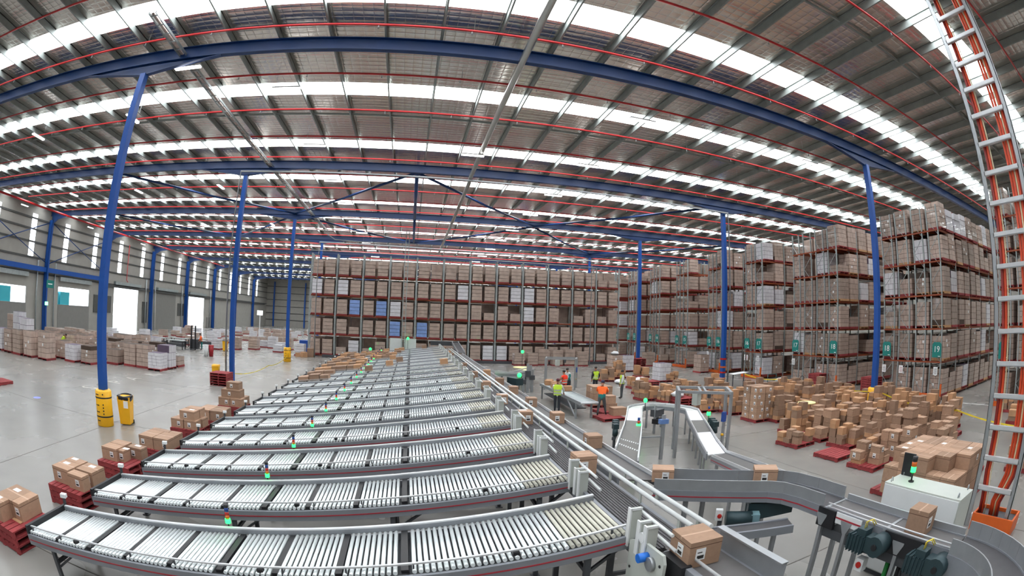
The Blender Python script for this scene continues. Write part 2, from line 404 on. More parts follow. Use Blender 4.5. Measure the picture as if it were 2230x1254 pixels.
for (fa, fb) in ((2, 3), (3, 4)):
    na = NX[fa - 1]; nb = NX[fb - 1]
    for xa in na:
        for xb in nb:
            if abs(abs(xa - xb) - 11.4) > .6: continue
            n += 1
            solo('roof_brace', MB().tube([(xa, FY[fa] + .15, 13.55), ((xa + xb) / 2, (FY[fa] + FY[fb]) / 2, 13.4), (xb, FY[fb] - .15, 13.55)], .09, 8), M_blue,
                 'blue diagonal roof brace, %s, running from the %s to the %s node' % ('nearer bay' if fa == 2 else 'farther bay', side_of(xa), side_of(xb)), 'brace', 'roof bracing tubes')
for fa, w in ((2, 'nearer'), (3, 'farther')):
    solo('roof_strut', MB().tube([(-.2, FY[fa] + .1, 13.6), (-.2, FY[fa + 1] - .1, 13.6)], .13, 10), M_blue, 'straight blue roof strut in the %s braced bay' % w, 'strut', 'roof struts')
# sprinkler pipes
hang_me = MB().tube([(0, 0, 0), (0, 0, .5)], .01, 5).mesh('hanger_rod', M_galvd)
head_me = MB().tube([(0, 0, 0), (0, 0, -.15)], .018, 6).tube([(0, 0, -.14), (0, 0, -.15)], .04, 8).mesh('sprinkler_head', M_alum)
k = 0
for j in range(-1, 22):
    y = 2.6 + 3.535 * j
    if y < 0: continue
    k += 1
    t = thing('sprinkler_pipe', 'red sprinkler pipe under the roof, %s from the near end' % (ORD[k - 1] if k <= 25 else 'last'), 'pipe', (0, y, 13.85), 'red sprinkler pipes')
    MB().tube([(X0 + 4, y, 13.87), (X1 - 1, y, 13.87)], .045, 8).build('pipe', M_redpipe, t)
    for q in range(-3, 5):
        o = bpy.data.objects.new('hanger_rod', hang_me); COL.objects.link(o); o.parent = t; o.location = (1.27 + 12.36 * q, 0, .02)
    if y < 40:
        for q in range(-11, 16):
            o = bpy.data.objects.new('sprinkler_head', head_me); COL.objects.link(o); o.parent = t; o.location = (1.2 + 3.1 * q, 0, .02)
solo('sprinkler_main', MB().tube([(-41.3, 10, 13.2), (-41.3, 95, 13.2)], .11, 10), M_redpipe, 'thick red sprinkler main running along the left wall', 'pipe')
solo('drop_pipe', MB().tube([(-45.6, 63.0, 12.9), (-45.6, 63.0, 7.6), (-45.3, 63.0, 7.3)], .06, 8), M_redpipe, 'red drop pipe on the left wall above the bright door', 'pipe')
# grey services under the roof
solo('roof_duct', MB().tube([(3.15, -4, 13.55), (3.15, 12, 13.55), (3.15, 27.9, 13.35), (3.15, 29.2, 13.15), (3.1, 46, 12.9), (3.0, 58, 12.7)], .13, 12), mat('bright_duct', '#b9bab6', .3, .8, .05, 2), 'round grey galvanised duct running away under the roof above the sorter', 'duct')
t = thing('cable_tray', 'grey ladder cable tray under the roof left of the grey duct', 'cable tray', (-9.8, 11, 13.7))
for s in (-.16, .16): MB().bar((-9.8 + s, 11.2, 13.72), (-9.8 + s, 50, 13.42), .04, .1).build('side_rail', M_galv, t)
for i in range(64): MB().bar((-9.96, 11.4 + .6 * i, 13.7 - .0077 * .6 * i), (-9.64, 11.4 + .6 * i, 13.7 - .0077 * .6 * i), .05, .03).build('rung', M_galv, t)
MB().bar((-9.85, 11.3, 13.76), (-9.85, 50, 13.46), .12, .05).build('cable_bundle', mat('dusty_cables', '#b3a19a', .6, 0, .2, 8), t)
solo('service_rail', MB().tube([(-9.8, 50, 13.1), (-8.9, 51, 12.6), (-.6, 51, 12.2)], .05, 8), M_alum, 'thin grey service rail above the left half of the back rack', 'rail')
def portal(name, pts, r, lab): return solo(name, MB().tube(pts, r, 8), M_alum, lab, 'pipe', 'grey riser pipes')
portal('riser_pipe', [(-11.85, 28.2, 0), (-11.85, 28.2, 13.2), (22.5, 28.2, 13.0), (22.5, 28.2, 0)], .07, 'grey pipe portal spanning between the second blue columns')
portal('riser_pipe', [(-10.2, 49.0, 0), (-10.2, 49.0, 11.95), (19.4, 49.0, 11.55), (19.4, 49.0, 0)], .07, 'grey pipe portal standing in front of the back rack')
# ------------------------------------------------------------------ roller lanes (they rise from the left end to the sorter)
ZA, ZB, PITCH, NL = 1.564, .1292, 2.262, 18
def lz(x): return ZA + ZB * x
LX0, LX1 = -6.5, 2.6
YN, YF = 4.9, 6.12          # near and far side of the first lane
def lane_bar(x0, x1, y, w, h, dz): return MB().bar((x0, y, lz(x0) + dz), (x1, y, lz(x1) + dz), w, h)
roller_me = {}
for key, m in (('zinc', M_zinc), ('pvc', M_pvc)):
    roller_me[key] = MB().tube([(0, 0, 0), (0, YF - YN - .04, 0)], .0275, 10).mesh('roller', m)
def stack_light(par, x, y, z, s=1.0):
    b = MB().tube([(x, y, z), (x, y, z + .07 * s)], .014, 8).build('stack_light', M_black, par)
    for nm, m, r, z0, z1 in (('green_beacon', E_green, .045, .05, .12), ('amber_lens', M_lamb, .033, .12, .18), ('red_lens', M_lred, .033, .18, .24), ('blue_lens', M_lblu, .033, .24, .31), ('cap', M_black, .035, .31, .36)):
        MB().lathe([(r * s, z0 * s), (r * s, z1 * s)], (x, y, z), 12).build(nm, m, b)
    return b
def make_lane(near):
    t = thing('roller_lane', 'roller lane', 'roller conveyor', (0, 0, 0), 'parallel roller lanes')
    for y, nm in ((YN - .03, 'near'), (YF, 'far')):
        sg = -1 if nm == 'near' else 1
        f = lane_bar(LX0, LX1, y, .05, .18, -.12).build('side_frame', M_grey, t)
        lane_bar(LX0 + .03, LX1, y + sg * .028, .008, .018, -.12).build('red_stripe', M_red, f)
    lane_bar(LX0, LX1, YN + .07, .035, .022, .085).build('guard_rail', M_rail, t)
    g = lane_bar(LX0, LX1, YF - .02, .03, .075, .05).build('guard_rail', M_grey, t)
    lane_bar(LX0, LX1, YF - .005, .06, .02, .097).build('rail_cap', M_rail, g)
    x = LX0 + .1
    while x < LX1 and near: MB().bar((x, YN + .045, lz(x) - .05), (x, YN + .045, lz(x) + .08), .03, .02).build('rail_bracket', M_dgrey, t); x += .8
    xs = [LX0 + .06 + .075 * i for i in range(200) if LX0 + .06 + .075 * i < LX1 - .03]
    gaps = [-.1 - .8 * j for j in range(9)]
    xs = [x for x in xs if min(abs(x - g) for g in gaps) > .045]
    if near:
        cnt = 0; extra = MB()
        for x in reversed(xs):
            k = 'pvc' if x > 1.83 else 'zinc'
            cnt += 1
            if cnt <= 100:
                o = bpy.data.objects.new('roller', roller_me[k]); COL.objects.link(o); o.parent = t; o.location = (x, YN, lz(x))
            else: extra.tube([(x, YN, lz(x)), (x, YF - .05, lz(x))], .0275, 10)
        if extra.v: extra.build('roller', M_zinc, t)['kind'] = 'stuff'
    else:
        for lo, hi, m in ((-9, 1.83, M_zinc), (1.83, 9, M_pvc)):
            mb = MB()
            for x in xs:
                if lo < x <= hi: mb.tube([(x, YN, lz(x)), (x, YF - .05, lz(x))], .0275, 6, cap=False)
            mb.build('roller_bed', m, t)
    for g in gaps:
        if g > LX0 + .1: lane_bar(g - .045, g + .045, (YN + YF) / 2, YF - YN - .08, .05, -.01).build('zone_cover', M_black, t)
    lane_bar(LX0, LX1, (YN + YF) / 2, YF - YN - .06, .01, -.14).build('pan', M_dgrey, t)
    MB().box(LX0 - .03, LX0 + .03, YN - .04, YF + .05, lz(LX0) - .14, lz(LX0) + .12).build('end_stop', M_black, t)
    s = MB().box(LX0 - .03, LX0 + .02, YF + .02, YF + .07, lz(LX0) + .1, lz(LX0) + .24).build('end_sensor', M_dgrey, t)
    MB().rbox(LX0, YF + .05, lz(LX0) + .24, .13, .1, .07, .3).build('sensor_head', M_white, s)
    stack_light(t, -2.78, YF + .06, lz(-2.78) + .1)
    if near:
        for x in (-5.2, -1.9, 1.2):
            MB().box(x - .04, x + .04, YN + .02, YN + .1, lz(x) + .02, lz(x) + .07).build('photo_eye', M_black, t)
    for x in (-5.9, -3.1, -.3, 2.1):
        for y in (YN + .02, YF - .02):
            lg = MB().box(x - .04, x + .04, y - .03, y + .03, .02, lz(x) - .18).build('leg', M_dgrey, t)
            MB().box(x - .08, x + .08, y - .07, y + .07, 0, .02).build('foot', M_dgrey, lg)
        MB().bar((x, YN, lz(x) - .45), (x, YF, lz(x) - .45), .05, .06).build('cross_brace', M_dgrey, t)
        MB().bar((x, YN + .1, lz(x) - .55), (x + .55, YN + .1, lz(x + .55) - .2), .04, .04).build('knee_brace', M_dgrey, t)
    return t
def lane_label(k):
    if k == 0: return 'nearest roller lane, longest in view, with rollers clearly seen'
    if k == NL - 1: return 'farthest roller lane beside the pale cabinets'
    return 'roller lane %s from the near end among the parallel lanes' % ORD[k]
lane = make_lane(True); lane['label'] = lane_label(0)
for k in range(1, 8): dup(lane, (0, PITCH * k, 0), None, lane_label(k))
lane2 = make_lane(False); lane2.location = (0, PITCH * 8, 0); lane2['label'] = lane_label(8)
for k in range(9, NL): dup(lane2, (0, PITCH * k, 0), None, lane_label(k))

# ------------------------------------------------------------------ sorter
YE = 45.5
t = thing('sorter_conveyor', 'long dark ribbed sorter belt running away past the lane ends', 'conveyor', (3.0, 4.5, 0))
mb = MB(); mb.box(2.72, 3.26, 4.4, YE, 1.8, 1.845)
for i in range(11): x = 2.745 + .049 * i; mb.box(x - .017, x + .017, 4.4, YE, 1.845, 1.862)
mb.build('ribbed_belt', M_belt, t)
for x in (2.68, 3.3):
    f = MB().box(x - .03, x + .03, 4.4, YE, 1.6, 1.85).build('side_frame', M_grey, t)
for x, y0, y1, z in ((3.29, 4.5, 41, 2.03), (3.5, 4.37, 41, 2.03)):
    g = MB().tube([(x, y0, z), (x, y1, z)], .036, 10).build('guard_pipe', M_white, t)
    y = y0 + .3
    while y < y1: MB().box(x - .012, x + .012, y - .03, y + .03, 1.82, z - .03).build('pipe_bracket', M_cream, g); y += 1.13
for i in range(14):
    y = 5.5 + 2.9 * i
    for x in (2.7, 3.28):
        MB().box(x - .04, x + .04, y - .04, y + .04, 0, 1.6).build('leg', M_dgrey, t)
    MB().bar((2.7, y, .9), (3.28, y, .9), .05, .06).build('cross_brace', M_dgrey, t)
for k in range(NL):
    y = YN + PITCH * k
    for dy, h in ((-.06, .37), (-.33, .3), (-.5, .3)):
        d = MB(); d.box(2.57, 2.72, y + dy - .025, y + dy + .025, lz(2.6) - .12, lz(2.6) + h); d.box(2.555, 2.575, y + dy - .04, y + dy + .04, lz(2.6) - .15, lz(2.6) + h + .01, 1); d.box(2.57, 2.72, y + dy - .04, y + dy - .025, lz(2.6) + h - .02, lz(2.6) + h + .01, 1)
        d.build('divert_guard', [M_cream, M_white], t)
    MB().tube([(2.74, y, 2.2), (2.72, y - .85, 2.2)], .022, 8).build('guard_rod', M_white, t)
    MB().tube([(2.82, y - .3, 1.98), (2.8, y - .85, 1.98)], .022, 8).build('guard_rod', M_white, t)
p = MB().ext([(3.93, 1.1), (4.78, 1.1), (4.78, 1.86), (4.5, 1.98), (3.98, 2.0), (3.93, 1.9)], (2.58, 0, 0), (0, 1, 0), (0, 0, 1), (.04, 0, 0)).build('end_panel', M_cream, t)
MB().tube([(2.59, 4.3, 1.84), (2.45, 4.3, 1.84)], .06, 16).build('blue_cap', mat('blue_cap', '#1f6fd0', .4), p)
MB().tube([(2.58, 4.18, 1.8), (2.53, 4.18, 1.8)], .09, 14).build('bearing_flange', M_alum, p)
MB().tube([(2.58, 4.46, 2.03), (2.55, 4.46, 2.03)], .07, 14).build('pulley', M_white, p)
for yy, zz in ((4.7, 1.5), (4.55, 1.4), (4.0, 1.35), (4.0, 1.85)): MB().tube([(2.58, yy, zz), (2.57, yy, zz)], .02, 8).build('bolt', M_black, p)
# head end and infeed
t = thing('infeed_conveyor', 'smooth dark belt feeding the sorter at the bottom edge of the picture', 'conveyor', (3.2, 3, 0))
MB().box(2.86, 3.42, .6, 4.4, 1.8, 1.86).build('belt', M_belt2, t)
MB().tube([(2.9, 4.2, 1.97), (2.9, .6, 1.97)], .02, 8).build('side_rail', M_rail, t)
f = MB().box(2.76, 2.84, .6, 4.25, 1.58, 1.9).build('side_frame', M_grey, t)
MB().box(2.74, 2.76, .6, 3.7, 1.62, 1.82).build('white_cover', M_white, f); MB().box(2.732, 2.74, .6, 3.65, 1.71, 1.735).build('red_stripe', M_red, f)
MB().box(2.7, 2.84, 3.75, 4.2, 1.55, 1.92).build('drive_housing', M_black, t)
MB().box(3.42, 3.5, .6, 4.25, 1.58, 1.84).build('side_frame', M_grey, t)
mb = MB(); mb.box(3.48, 3.5, 2.95, 4.15, 1.84, 2.12); mb.box(3.42, 3.52, 2.95, 4.15, 2.11, 2.13); mb.build('side_guard', M_alum, t)
for x, y in ((2.8, 2.6), (3.46, 2.6), (2.8, 3.9), (3.46, 3.9)): MB().box(x - .04, x + .04, y - .04, y + .04, 0, 1.6).build('leg', M_dgrey, t)

# ------------------------------------------------------------------ ribbon conveyors
def ribbon(t, Lp, Rp, mats, rail=.06, railw=.035, frame=.16, belt_cuts=None, stripe=None, railmat=None, rails=(1, 1)):
    Lp = [V(p) for p in Lp]; Rp = [V(p) for p in Rp]; n = len(Lp)
    segs = belt_cuts or [(0, n - 1, mats)]
    for a, b, m in segs:
        mb = MB()
        for i in range(a, b):
            q = [Lp[i], Rp[i], Rp[i + 1], Lp[i + 1]]; d = V((0, 0, .03))
            mb.add(q + [p - d for p in q], [(0, 1, 2, 3), (7, 6, 5, 4), (0, 4, 5, 1), (2, 6, 7, 3), (1, 5, 6, 2), (3, 7, 4, 0)])
        mb.build('belt', m, t)
    for P, o, use in ((Lp, Rp, rails[0]), (Rp, Lp, rails[1])):
        fr = MB(); rl = MB(); st = MB()
        for i in range(n - 1):
            out = ((P[i] + P[i + 1]) / 2 - (o[i] + o[i + 1]) / 2); out.z = 0; out.normalize()
            w = out * .03
            fr.bar(P[i] + w + V((0, 0, -frame / 2 + .02)), P[i + 1] + w + V((0, 0, -frame / 2 + .02)), .05, frame)
            if rail: rl.bar(P[i] + w + V((0, 0, rail / 2 + .02)), P[i + 1] + w + V((0, 0, rail / 2 + .02)), railw, rail)
            if stripe: st.bar(P[i] + out * .06 + V((0, 0, -frame / 2 + .01)), P[i + 1] + out * .06 + V((0, 0, -frame / 2 + .01)), .006, .022)
        f = fr.build('side_frame', M_grey, t)
        if rail and use: rl.build('side_guard', railmat or M_rail, t)
        if stripe: st.build('red_stripe', M_red, f)
def legs(t, pts, w=.04, spread=None, plate=False):
    for x, y, z in pts:
        MB().box(x - w, x + w, y - w * .7, y + w * .7, 0, z).build('leg', M_alum, t)
        if plate:
            MB().ext([(-.11, 0), (.11, 0), (.11, -.03), (.035, -.2), (-.035, -.2), (-.11, -.03)], (x - w - .012, y, z + .02), (0, 1, 0), (0, 0, 1), (.012, 0, 0)).build('leg_plate', M_alum, t)
ZT = 1.65
t = thing('takeaway_conveyor', 'smooth grey belt conveyor running alongside the right of the sorter', 'conveyor', (4.05, 8, 0))
ribbon(t, [(3.74, 40, ZT), (3.74, 7.6, ZT)], [(4.36, 40, ZT), (4.36, 7.3, ZT)], M_belt2, .07, .03)
legs(t, [(x, y, ZT - .1) for y in (9.2, 13, 17, 21, 25, 29, 33, 37) for x in (3.72, 4.38)])
t = thing('return_ramp', 'short black ramp conveyor at the far head end of the sorter', 'conveyor', (4.4, 44, 0))
ribbon(t, [(4.0, 46, 2.35), (4.1, 40.5, 1.7)], [(4.55, 46, 2.35), (4.65, 40.5, 1.7)], M_belt, .12, .03)
MB().box(1.9, 4.7, 45.9, 46.3, 2.0, 2.4).build('head_bridge', M_dgrey, t); legs(t, [(4.2, 45.8, 2.2), (4.5, 45.8, 2.2), (2.0, 46.1, 2.0)])
t = thing('merge_conveyor', 'tall sided grey conveyor with red stripe crossing from left to right', 'conveyor', (5.2, 6, 0))
Lp = [(4.06, 6.84, ZT), (4.98, 6.26, ZT), (5.78, 5.70, ZT), (5.95, 5.48, ZT), (6.03, 5.1, ZT), (6.05, 4.55, ZT)]
Rp = [(4.47, 7.3, ZT), (5.66, 6.5, ZT), (6.36, 5.98, ZT), (6.5, 5.7, ZT), (6.58, 5.2, ZT), (6.58, 4.55, ZT)]
ribbon(t, Rp, Lp, M_belt, .2, .02, .2, stripe=True, railmat=M_alum)
legs(t, [(4.6, 6.6, ZT - .15), (5.55, 5.95, ZT - .15), (5.1, 6.75, ZT - .15), (6.1, 6.1, ZT - .15)])
dm = thing('drive_motor', 'grey green gear motor slung beneath the tall sided merge conveyor', 'motor', (5.3, 6.05, 1.0))
mb = MB(); mb.tube([(5.1, 6.0, 1.2), (5.5, 5.75, 1.2)], .13, 14); mb.build('motor_body', M_motor, dm); MB().rbox(5.55, 5.72, 1.08, .16, .2, .22, -.6).build('terminal_box', mat('pale_teal_box', '#6f8f97', .5), dm)
MB().ext([(0, 0), (.9, .18), (.9, .36), (0, .36)], (5.5, 5.95, 1.05), (.83, -.55, 0), (0, 0, 1), (.03, .05, 0)).build('belly_plate', M_motor, dm)
iso = MB().rbox(4.95, 6.02, 1.2, .12, .1, .2, -.6).build('isolator', M_white, dm); MB().tube([(4.92, 5.96, 1.3), (4.9, 5.94, 1.3)], .04, 10).build('red_switch', M_lred, dm)
MB().box(4.97, 5.03, 6.0, 6.06, 0, 1.25).build('motor_stand', M_dgrey, dm)
t = thing('lower_incline', 'dark inclined belt with grey side frame passing under the merge conveyor', 'conveyor', (4.6, 5, 0))
ribbon(t, [(4.5, 5.52, 1.2), (5.72, 4.9, 1.3)], [(4.6, 5.75, 1.2), (5.82, 5.12, 1.3)], M_belt, 0, .03, .14)
legs(t, [(4.75, 5.45, 1.1), (4.85, 5.65, 1.1), (5.5, 5.1, 1.15)])
t = thing('outfeed_conveyor', 'grey belt conveyor with motors running to the lower right curve', 'conveyor', (6.3, 3.2, 0))
ribbon(t, [(6.56, 4.52, ZT), (6.56, 3.2, ZT), (6.56, 1.92, ZT)], [(6.06, 4.52, ZT), (6.06, 3.2, ZT), (6.06, 1.92, ZT)], M_beltg, 0, .03, .16, belt_cuts=[(0, 1, M_belt2), (1, 2, M_belt2)])
MB().box(6.58, 6.62, 1.95, 4.45, ZT + .0, ZT + .12).build('side_guard', M_alum, t)
for z in (ZT + .04, ZT + .1): MB().tube([(6.03, 4.45, z), (6.03, 1.95, z)], .014, 8).build('side_guard', M_rail, t)
MB().box(6.0, 6.62, 3.17, 3.22, ZT - .02, ZT + .012).build('joint_bar', M_alum, t); MB().box(6.0, 6.62, 4.47, 4.52, ZT - .02, ZT + .012).build('joint_bar', M_alum, t)
c = MB().box(5.985, 6.03, 3.65, 4.2, ZT - .16, ZT + .02).build('side_cover', M_white, t); MB().box(5.978, 5.986, 3.65, 4.2, ZT - .08, ZT - .055).build('red_stripe', M_red, c)
for y0, y1 in ((4.22, 4.6), (2.35, 3.15)): MB().box(5.97, 6.03, y0, y1, ZT - .3, ZT + .02).build('drive_housing', M_black, t)
legs(t, [(6.02, y, ZT - .1) for y in (4.5, 3.95, 2.85)] + [(6.5, y, ZT - .1) for y in (4.5, 3.95, 2.85)], .045, plate=True)
MB().box(6.08, 6.5, 1.95, 4.45, 1.2, 1.26).box(6.02, 6.06, 1.95, 4.45, 1.18, 1.34).build('lower_tray', M_dgrey, t)
for i, (x, y, r) in enumerate(((6.2, 2.75, .05), (6.33, 2.85, .06), (6.2, 3.05, .04), (6.4, 3.1, .05))): MB().tube([(x, y, 0), (x, y, 1.2)], r, 8).build('vertical_duct', M_black if i != 2 else mat('green_cable', '#1f8a3a', .5), t)
MB().box(6.15, 6.45, 2.0, 2.7, .55, 1.1).build('junction_box', M_dgrey, t)
def gearmotor(y, lab):
    g = thing('gear_motor', lab, 'motor', (5.9, y, ZT - .3), 'gear motors on the outfeed conveyor')
    mb = MB(); mb.box(5.72, 5.94, y, y + .34, ZT - .34, ZT - .1)
    for i in range(5): mb.box(5.70, 5.94, y + .03 + .065 * i, y + .05 + .065 * i, ZT - .36, ZT - .08)
    mb.build('motor_body', M_motor, g)
    MB().box(5.74, 5.92, y + .02, y + .2, ZT - .1, ZT + .02).build('terminal_box', M_motor, g)
    gb = MB(); gb.tube([(5.7, y - .22, ZT - .16), (5.98, y - .22, ZT - .16)], .16, 14); gb.box(5.74, 5.95, y - .3, y, ZT - .3, ZT - .06); gb.build('gearbox', M_motor, g)
    MB().tube([(5.68, y - .22, ZT - .16), (5.7, y - .22, ZT - .16)], .05, 12).build('shaft_bore', M_black, g)
    for dx in (0, .05): MB().tube([(5.8 + dx, y + .1, ZT + .02), (5.8 + dx, y + .1, ZT + .12), (5.86 + dx, y + .04, ZT + .15), (5.92 + dx, y + .0, ZT + .06)], .008, 6).build('cable', M_tape, g)
    i2 = MB().box(5.8, 5.94, y - .05, y + .1, ZT - .66, ZT - .46).build('isolator', M_white, g); MB().tube([(5.79, y + .02, ZT - .55), (5.77, y + .02, ZT - .55)], .05, 12).build('red_switch', M_lred, i2)
gearmotor(3.35, 'dark gear motor on the outfeed conveyor, the one farther from the near end'); gearmotor(2.2, 'dark gear motor on the outfeed conveyor, the one nearer the curve')
t = thing('curved_conveyor', 'dark belt curve with grey guards in the bottom right corner', 'conveyor', (5.6, 1.2, 0))
C0 = (4.86, 1.9); Lp = []; Rp = []
for i in range(13):
    a = -math.radians(7.5 * i); Lp.append((C0[0] + 1.72 * math.cos(a), C0[1] + 1.72 * math.sin(a), ZT)); Rp.append((C0[0] + 1.06 * math.cos(a), C0[1] + 1.06 * math.sin(a), ZT))
ribbon(t, Lp, Rp, M_belt, .22, .02, .34, railmat=M_alum)
legs(t, [(C0[0] + r * math.cos(a), C0[1] + r * math.sin(a), ZT - .2) for r in (1.72, 1.06) for a in (-.3, -1.2)])
t = thing('feed_conveyor', 'sloping grey belt with red striped side leading from the white belts to the merge', 'conveyor', (7.3, 8.5, 0))
ribbon(t, [(8.42, 10.35, .93), (7.55, 8.2, 1.3), (6.72, 6.1, 1.64)], [(7.85, 10.2, .93), (7.0, 8.3, 1.3), (6.2, 6.5, 1.64)], M_belt2, .07, .03, .16, stripe=True)
legs(t, [(8.3, 9.9, .9), (7.8, 9.9, .9), (7.4, 8.1, 1.2), (7.0, 8.2, 1.2)])
# induction loop
ZL = .92
def lerp(a, b, f): return tuple(a[i] + (b[i] - a[i]) * f for i in range(3))
t = thing('induction_belt', 'right leg of the induction loop with white and grey belt sections', 'conveyor', (10, 14, 0), 'induction loop legs')
Lq = [(11.16, 16.7, ZL), (10.18, 14.93, ZL), (9.2, 13.02, ZL), (8.62, 11.95, ZL), (7.9, 10.5, ZL)]; Rq = [(11.68, 16.6, ZL), (10.68, 14.72, ZL), (9.72, 12.9, ZL), (9.1, 11.75, ZL), (8.45, 10.4, ZL)]
ribbon(t, Lq, Rq, M_beltw, .07, .03, .18, belt_cuts=[(0, 1, M_beltw), (1, 2, M_beltg), (2, 3, M_beltw), (3, 4, M_beltw)])
legs(t, [(x, y, ZL - .1) for x, y in ((10.9, 16.3), (11.4, 16.2), (10.2, 14.9), (9.7, 13.9), (9.25, 13.0), (8.9, 12.3), (8.55, 11.7), (8.3, 11.2), (9.7, 12.8))], .03)
MB().bar((8.6, 11.6, .75), (10.2, 14.8, .75), .04, .2).build('motor_rail', M_dgrey, t)
t = thing('induction_belt', 'left leg of the induction loop rising to join the takeaway belt', 'conveyor', (7, 14, 0), 'induction loop legs')
a0, a1 = (9.14, 18.2, ZL), (7.83, 15.72, .95); a2, a3 = (6.9, 13.95, 1.12), (4.5, 9.45, ZT + .01)
b0, b1 = (9.6, 17.9, ZL), (8.27, 15.4, .95); b2, b3 = (7.35, 13.65, 1.12), (4.55, 8.5, ZT + .01)
Lq = [a0, a1, a2, lerp(a2, a3, .5), lerp(a2, a3, .8), a3]; Rq = [b0, b1, b2, lerp(b2, b3, .5), lerp(b2, b3, .75), b3]
ribbon(t, Lq, Rq, M_beltw, .08, .03, .18, belt_cuts=[(0, 1, M_beltw), (1, 2, M_beltg), (2, 3, M_beltg), (3, 5, M_beltg)], railmat=M_white)
for f in (.6, .78):
    mb = MB(); a = V(lerp(a2, a3, f)); b = V(lerp(b2, b3, f))
    for i in range(9): p = a.lerp(b, (i + .5) / 9); mb.rbox(p.x, p.y, p.z + .002, .03, .1, .012, -.5)
    mb.build('belt_lacing', M_white, t)
legs(t, [(x, y, z - .1) for x, y, z in (a0, b0, a1, b1, a2, b2, lerp(a2, a3, .5), lerp(b2, b3, .5))], .03)
t = thing('belt_curve', 'curved pale belt joining both legs of the induction loop', 'conveyor', (10.4, 17.8, 0))
outer = [(9.1, 18.15, ZL), (9.4, 18.45, ZL), (9.78, 18.66, ZL), (10.2, 18.78, ZL), (10.65, 18.7, ZL), (11.1, 18.35, ZL), (11.45, 17.85, ZL), (11.7, 17.2, ZL), (11.68, 16.6, ZL)]
inner = [(9.58, 17.88, ZL), (9.72, 18.04, ZL), (9.92, 18.17, ZL), (10.18, 18.24, ZL), (10.48, 18.2, ZL), (10.75, 17.98, ZL), (10.98, 17.65, ZL), (11.15, 17.2, ZL), (11.16, 16.7, ZL)]
ribbon(t, outer, inner, mat('pale_curve_belt', '#c3c4c0', .5), .07, .03, .16); legs(t, [(10.0, 18.1, ZL - .1), (10.7, 18.0, ZL - .1), (9.6, 18.5, ZL - .1), (11.3, 17.9, ZL - .1)], .04, plate=False)
def motorgroup(x, y, lab):
    g = thing('motor_cluster', lab, 'motor', (x, y, .5), 'motor clusters beside the induction loop')
    for i in range(3):
        mb = MB(); mb.tube([(x + .16 * i, y + .34 * i, .55), (x + .16 * i, y + .34 * i, .8)], .1, 12); mb.box(x + .16 * i - .1, x + .16 * i + .1, y + .34 * i - .1, y + .34 * i + .1, .8, .98); mb.build('motor_body', M_motor, g)
    MB().bar((x - .1, y - .1, .45), (x + .45, y + .8, .45), .12, .1).build('bracket', M_dgrey, g); MB().box(x + .1, x + .18, y + .3, y + .38, 0, .45).build('post', M_dgrey, g)
motorgroup(7.1, 15.1, 'row of dark motors outside the left induction leg'); motorgroup(10.75, 14.0, 'row of dark motors outside the right induction leg')
def gantry(name, A, B, C, D, z, lab, w=.045, bars=2):
    t = thing(name, lab, 'gantry', (A[0], A[1], 0), 'grey scanner gantries')
    P = [V((*p, 0)) for p in (A, B, C, D)]
    for p in P: MB().box(p.x - w, p.x + w, p.y - w, p.y + w, 0, z).build('post', M_alum, t)
    for i in range(4):
        a, b = P[i], P[(i + 1) % 4]; MB().bar((a.x, a.y, z - w), (b.x, b.y, z - w), 2 * w, 2 * w).build('top_beam', M_alum, t)
    for i in range(bars):
        f = .42 + .1 * i; a = P[0].lerp(P[1], f); b = P[3].lerp(P[2], f); MB().bar((a.x, a.y, z - w), (b.x, b.y, z - w), .07, .07).build('cross_beam', M_alum, t)
    m = (P[0] + P[2]) / 2; MB().rbox(m.x - .3, m.y, z - .55, .25, .22, .4, .4).build('camera_box', M_cream, t)
    MB().rbox(m.x + .25, m.y, z - .35, .1, .1, .22, .4).build('scanner_head', M_dgrey, t)
    MB().rbox(P[2].x - .1, P[2].y - .1, 1.1, .16, .12, .35, .3).build('reader', mat('blue_reader', '#2a4f9c', .4), t)
    MB().ell((P[2].x - .12, P[2].y - .12, .62), .06, .06, .05).build('yellow_button', M_yel, t)
gantry('scanner_gantry', (8.62, 13.4), (10.03, 12.3), (10.75, 13.5), (9.2, 14.45), 2.35, 'grey aluminium scanner gantry over the nearer induction loop')
gantry('scanner_gantry', (8.95, 30.6), (10.95, 30.2), (11.5, 31.4), (9.45, 32.0), 2.15, 'grey aluminium scanner gantry standing behind the packing table', bars=0)
t = thing('control_post', 'grey post with monitor box and green beacon inside the induction loop', 'control post', (9.75, 16.9, 0))
MB().box(9.72, 9.8, 16.9, 16.98, 0, 1.2).build('post', M_alum, t); MB().rbox(9.95, 17.1, .72, .55, .35, .3, .5).build('monitor_box', M_dgrey, t); MB().rbox(9.9, 16.9, .45, .5, .3, .2, .5).build('keyboard_box', M_black, t)
MB().tube([(9.62, 17.6, .9), (9.62, 17.6, 1.25)], .02, 8).build('mast', M_black, t); MB().ell((9.62, 17.6, 1.33), .085, .085, .1).build('green_beacon', E_green, t)
for x, y, lab in ((7.55, 14.2, 'small stack light with green beacon beside the left induction leg'), (11.2, 15.1, 'small stack light with green beacon beside the right induction leg')):
    q = thing('stack_light', lab, 'signal light', (x, y, 0), 'stack lights at the induction loop'); MB().tube([(x, y, 0), (x, y, 1.0)], .025, 8).build('post', M_dgrey, q)
    for nm, m, z0, z1, r in (('green_beacon', E_green, 1.0, 1.13, .08), ('red_lens', M_lred, 1.13, 1.25, .045), ('blue_lens', M_lblu, 1.25, 1.35, .045)): MB().lathe([(r, z0), (r, z1)], (x, y, 0), 12).build(nm, m, q)
t = thing('scanner_post', 'tall grey post with blue reader beside the left induction leg', 'post', (8.1, 13.45, 0))
